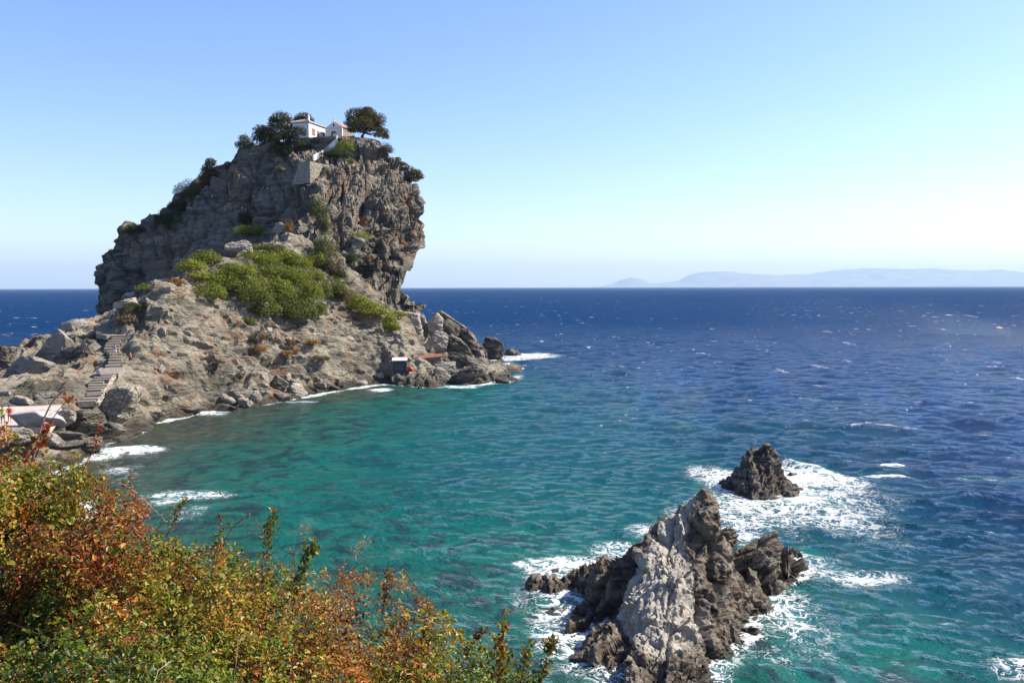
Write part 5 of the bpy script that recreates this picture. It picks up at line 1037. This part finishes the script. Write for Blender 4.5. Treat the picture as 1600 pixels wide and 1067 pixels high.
m = (px > -190) & (px < 960); x, y, px = x[m], y[m], px[m]
keep = rng.random(len(x)) < np.where(y > 3.3, .78, 1.); x, y, px = x[keep], y[keep], px[keep]
z = bsurf(np.stack([x, y], 1)); hq = at(25, 985, 3.6); hr = np.exp(-(((x - hq[0]) ** 2 + (y - hq[1]) ** 2) / .38 ** 2)); z = z - .5 * hr; P = np.stack([x, y, z], 1)
cl = fbm(P * np.array([3.2, 3.2, 3.2]), 3, 5); cl2 = fbm(P * 9., 2, 15)
cl0 = fbm(P * 1.5, 2, 8); z = z + cl0 * .14 + cl * .30 + cl2 * .10; dep = rng.random(len(x)) ** 1.5 * .42; P[:, 2] = z - dep
gap = fbm(P * 5.5, 2, 31); P[:, 2] -= np.where((gap < .0) & (rng.random(len(P)) < .93), np.clip(-gap * 1.6 + .06, .06, .34), 0)
k = (P[:, 2] < 17.62) & (np.linalg.norm(P - np.array((0, 0, 18.)), axis=1) > 1.2); P, dep, cl = P[k], dep[k], cl[k]
g2 = fbm(P * 2.3 + 40, 2, 33); P[:, 2] -= np.clip((-.12 - g2) * 2.2, 0, .42); e_ = .03; gx = (bsurf(P[:, :2] + [e_, 0]) - bsurf(P[:, :2] - [e_, 0])) / (2 * e_); gy = (bsurf(P[:, :2] + [0, e_]) - bsurf(P[:, :2] - [0, e_])) / (2 * e_)
SN = unit(np.stack([-gx, -gy, np.ones(len(P))], 1))
wob = np.stack([fbm(P * 1.7, 2, 51), fbm(P * 1.7, 2, 52)], 1) * .7 + rng.normal(size=(len(P), 2)) * .1
own = ((P[:, None, :2] + wob[:, None] - BC[None]) ** 2).sum(2).argmin(1)
nr = unit(SN * .75 + rng.normal(size=P.shape) * .62 + np.array([.25, 0, .25])); ax = unit(np.cross(nr, rng.normal(size=P.shape)))
for bi, (a, b, Y, mt, ls, lab) in enumerate(BUSHES):
    q = at(a, b, Y); root = tag(empty('bramble' if 'bramble' in lab else 'shrub', (q[0], q[1], q[2] - .5)), lab, 'bush'); rc = np.array(root.location)
    s = own == bi; n = int(s.sum())
    if n < 50: continue
    L = ls * 1.28 * rng.uniform(.5, 1.0, n) * np.where(rng.random(n) < .08, 1.6, 1.); W = L * rng.uniform(.22, .42, n) * (.75 if mt in (PO,) else 1.)
    tone = np.clip(.5 + fbm(P[s] * 3.4 + bi, 3, 61) * 1.0 + rng.normal(size=n) * .065, 0, .999)
    V, Fq, tn = leaves(P[s] - rc, ax[s], nr[s], L, W, tone); mesh_np('foliage', V, Fq, mt, root, False, {'tone': tn})
    # twigs threading through the leaves, and short shoots that break the outline
    idx = np.where(s)[0]
    for j in range(5):
        i0 = int(rng.choice(idx)); d0 = unit(rng.normal(size=(1, 3)) * [1, 1, .3])[0]; d0 = d0 - SN[i0] * (d0 @ SN[i0]); ln = rng.uniform(.25, .6); pts = []
        for t_ in np.linspace(0, 1, 6):
            xx = P[i0, :2] + d0[:2] * ln * t_; xx = xx + rng.normal(size=2) * .012; zz = P[i0, 2] + bsurf(xx[None])[0] - bsurf(P[i0, :2][None])[0] + .03 + .07 * math.sin(t_ * 3.14); pts.append((xx[0] - rc[0], xx[1] - rc[1], zz - rc[2]))
        mm = MB(); r_ = rng.uniform(.0012, .0028); mm.tube(pts, r_, r_ * .5, 5); mm.build('stem', M_twig if j % 5 else M_twig2, root, True)
    for j in range(10 if P[s][:, 1].mean() > 3.4 else 5):
        i0 = int(rng.choice(idx)); base = P[i0]; h = rng.uniform(.10, .26); lean = np.array([rng.normal() * .3, rng.normal() * .3, 1.]); ts = np.linspace(0, 1, 7)
        C_ = base + lean * h * ts[:, None] + np.array([rng.normal() * .05, 0, 0]) * (ts ** 2)[:, None]
        mm = MB(); mm.tube([tuple(c_ - rc) for c_ in C_], .0025, .001, 4); sh = mm.build('shoot', M_twig, root, True)
        kk = 22; tt = rng.random(kk) * .9 + .1; pp = base + lean * h * tt[:, None]; axx = unit(rng.normal(size=(kk, 3)) + np.array([0, 0, .8])); nrr = unit(np.cross(axx, rng.normal(size=(kk, 3))))
        V, Fq, tn = leaves(pp - rc, axx, nrr, ls * rng.uniform(.6, 1.1, kk), ls * rng.uniform(.15, .3, kk), rng.random(kk) * .99); mesh_np('foliage', V, Fq, mt, sh, False, {'tone': tn})
# ------------------------------------------------------------------ single canes and shoots that stand out
def shoot(name, pts, Y, mat, tw, label, cat, nl, ls, seed, r=.004, wid=.35, dY=0, upb=.6, thorns=0, t0=.15):
    rg = np.random.default_rng(seed); Q = [at(a, b, Y + dY * i / (len(pts) - 1)) for i, (a, b) in enumerate(pts)]; base = Q[0]; root = tag(empty(name, base), label, cat)
    Q = np.array(Q) - base; T = np.linspace(0, 1, len(Q)); f = lambda t_: np.array([np.interp(t_, T, Q[:, i]) for i in range(3)]).T
    ts = np.linspace(0, 1, 14); C_ = f(ts); C_[1:-1] = (C_[:-2] + C_[1:-1] * 2 + C_[2:]) / 4
    mm = MB(); mm.tube([tuple(c_) for c_ in C_], r, r * .4, 6)
    for i in range(thorns):
        c_ = Vector(C_[1 + i * 12 // max(1, thorns)]); a = Vector(rg.normal(size=3)).normalized(); mm.tube([c_, c_ + a * r * 3.2], r * .5, r * .05, 4)
    mm.build('stem', tw, root, True)
    if nl:
        tt = t0 + (1 - t0) * rg.random(nl); pp = f(tt) + rg.normal(size=(nl, 3)) * ls * .5; axx = unit(rg.normal(size=(nl, 3)) + np.array([0, 0, upb])); nrr = unit(np.cross(axx, rg.normal(size=(nl, 3))))
        V, Fq, tn = leaves(pp, axx, nrr, ls * rg.uniform(.6, 1.2, nl), ls * wid * rg.uniform(.7, 1.2, nl), rg.random(nl) * .99); mesh_np('foliage', V, Fq, mat, root, False, {'tone': tn})
    return root
shoot('bramble_cane', [(50, 720), (58, 690), (66, 660), (78, 632), (92, 615), (105, 606), (118, 610)], 3.6, PRED, M_twig2, 'thick thorny bramble cane arching over the landing at the left', 'cane', 0, .02, 1, .0052, thorns=12)
shoot('bramble_cane', [(55, 715), (72, 672), (88, 645), (102, 628), (112, 618)], 3.65, PRED, M_twig, 'thin cane with red leaves beside the thick thorny one', 'cane', 16, .024, 2, .0028, thorns=8, t0=.75)
shoot('bramble_shoot', [(40, 720), (62, 690), (78, 672)], 3.6, PRED, M_twig, 'scarlet orange leaf cluster at the foot of the thorny canes', 'shoot', 34, .032, 3, .003, .5, t0=.05)
shoot('bramble_shoot', [(128, 740), (140, 712), (152, 690), (160, 662)], 4.6, PRED, M_twig, 'thin shoot of red leaves against the surf below the stairs', 'shoot', 26, .022, 4, .0025, .4)
shoot('bramble_shoot', [(195, 800), (203, 770), (205, 738)], 4.5, PR, M_twig, 'red brown shoot standing up against the bay at the left', 'shoot', 30, .018, 5, .0022, .5)
shoot('bramble_cane', [(150, 762), (185, 752), (215, 770), (245, 800), (260, 815)], 4.4, PR, M_twig2, 'pale cane lying along the upper left outline', 'cane', 20, .018, 6, .0032, thorns=6)
shoot('bramble_shoot', [(262, 835), (275, 810), (282, 790), (290, 778)], 4.4, PR, M_twig, 'dark red seed shoot in front of the wave foam', 'shoot', 60, .015, 7, .002, .6)
shoot('leafy_shoot', [(335, 870), (342, 845), (345, 805)], 4.1, PG, M_twig, 'short green shoot left of the tallest one', 'shoot', 46, .028, 8, .0028, .3)
shoot('leafy_shoot', [(408, 950), (415, 880), (422, 840), (424, 797)], 3.9, PG, M_twig, 'tallest upright green shoot with reddish tip', 'shoot', 120, .028, 9, .0032, .3)
shoot('bramble_cane', [(345, 860), (360, 825), (385, 806), (405, 815), (415, 845)], 4.0, PR, M_twig, 'thin arching cane with red hips left of the tallest shoot', 'cane', 14, .018, 10, .002, .6)
shoot('leafy_shoot', [(455, 960), (468, 910), (480, 870), (492, 850)], 3.8, PG, M_twig, 'green leafy shoot leaning right of the tallest one', 'shoot', 150, .030, 11, .0032, .35)
shoot('grass_stalk', [(520, 940), (534, 895), (548, 868), (575, 846)], 3.7, PS, M_twig2, 'dry straw coloured grass stalk with feathery head', 'grass', 46, .026, 12, .002, .14, t0=.72)
shoot('grass_stalk', [(600, 960), (606, 930), (618, 908), (628, 914)], 3.7, PS, M_twig2, 'dry grass stalk with drooping pale head', 'grass', 40, .026, 13, .0018, .14, t0=.7, upb=-.6)
shoot('grass_stalk', [(452, 880), (460, 850), (468, 832), (482, 826)], 3.8, PS, M_twig2, 'small dry grass head behind the leaning green shoot', 'grass', 26, .02, 14, .0016, .14, t0=.75)
shoot('bramble_shoot', [(596, 965), (604, 925), (606, 892)], 3.7, PR, M_twig, 'rust red twiggy shoot beside the drooping grass head', 'shoot', 90, .015, 15, .002, .5)
shoot('bramble_cane', [(600, 965), (640, 950), (680, 975), (720, 990), (690, 975)], 3.6, PR, M_twig2, 'pale bare cane reaching right over the water', 'cane', 6, .014, 16, .0028, thorns=7)
shoot('leafy_shoot', [(668, 1010), (664, 985), (660, 958)], 3.6, PG, M_twig, 'small green shoot on the lower outline', 'shoot', 40, .024, 17, .0025, .32)
shoot('bramble_cane', [(570, 965), (600, 940), (640, 942), (655, 965)], 3.65, PR, M_twig2, 'thin arching bare twig above the red brown shrub', 'cane', 4, .014, 18, .0018)
shoot('bramble_shoot', [(720, 1040), (740, 1005), (748, 990), (765, 985)], 3.5, PR, M_twig, 'red shoot near the right end of the thicket', 'shoot', 60, .017, 19, .0022, .5)
shoot('leafy_shoot', [(775, 1090), (782, 1030), (786, 995), (790, 962)], 3.35, PM, M_twig, 'upright green and red shoot at the right end of the thicket', 'shoot', 110, .026, 20, .003, .4)
shoot('leafy_shoot', [(835, 1100), (848, 1050), (858, 1015), (866, 1000)], 3.25, PG, M_twig, 'rightmost green shoot leaning over the surf', 'shoot', 90, .027, 21, .0028, .35)
shoot('leafy_shoot', [(810, 1090), (818, 1040), (826, 1005)], 3.3, PG, M_twig, 'green shoot between the two at the right end', 'shoot', 60, .024, 22, .0028, .35)
shoot('bramble_cane', [(800, 1070), (840, 1048), (880, 1043), (915, 1052)], 3.3, PR, M_twig2, 'pale reddish bare cane pointing at the large sea rock', 'cane', 0, .02, 23, .003, thorns=6)
shoot('bramble_cane', [(805, 1030), (830, 1010), (855, 1006), (890, 1014)], 3.35, PR, M_twig2, 'upper pale bare cane pointing at the large sea rock', 'cane', 0, .02, 24, .0022, thorns=5)
M_shade_sheet = flat_mat('thicket_shade_sheet', (.035, .024, .014), .95, .5, 12., bump=.02)  # dark sheet added under the bush surface; gaps between leaves read as shade
gx_ = np.arange(-5, 1.8, .08); gy_ = np.arange(.9, 6.2, .08); GX, GY = np.meshgrid(gx_, gy_); GZ = bsurf(np.stack([GX.ravel(), GY.ravel()], 1)) - .5
GP = np.stack([GX.ravel(), GY.ravel(), GZ], 1); GP[:, 2] += fbm(GP * 3, 3, 4) * .1
tag(mesh_np('ground', GP, grid_faces(len(gy_), len(gx_)), M_shade_sheet), kind='structure')
print('bush', time.time() - T0)
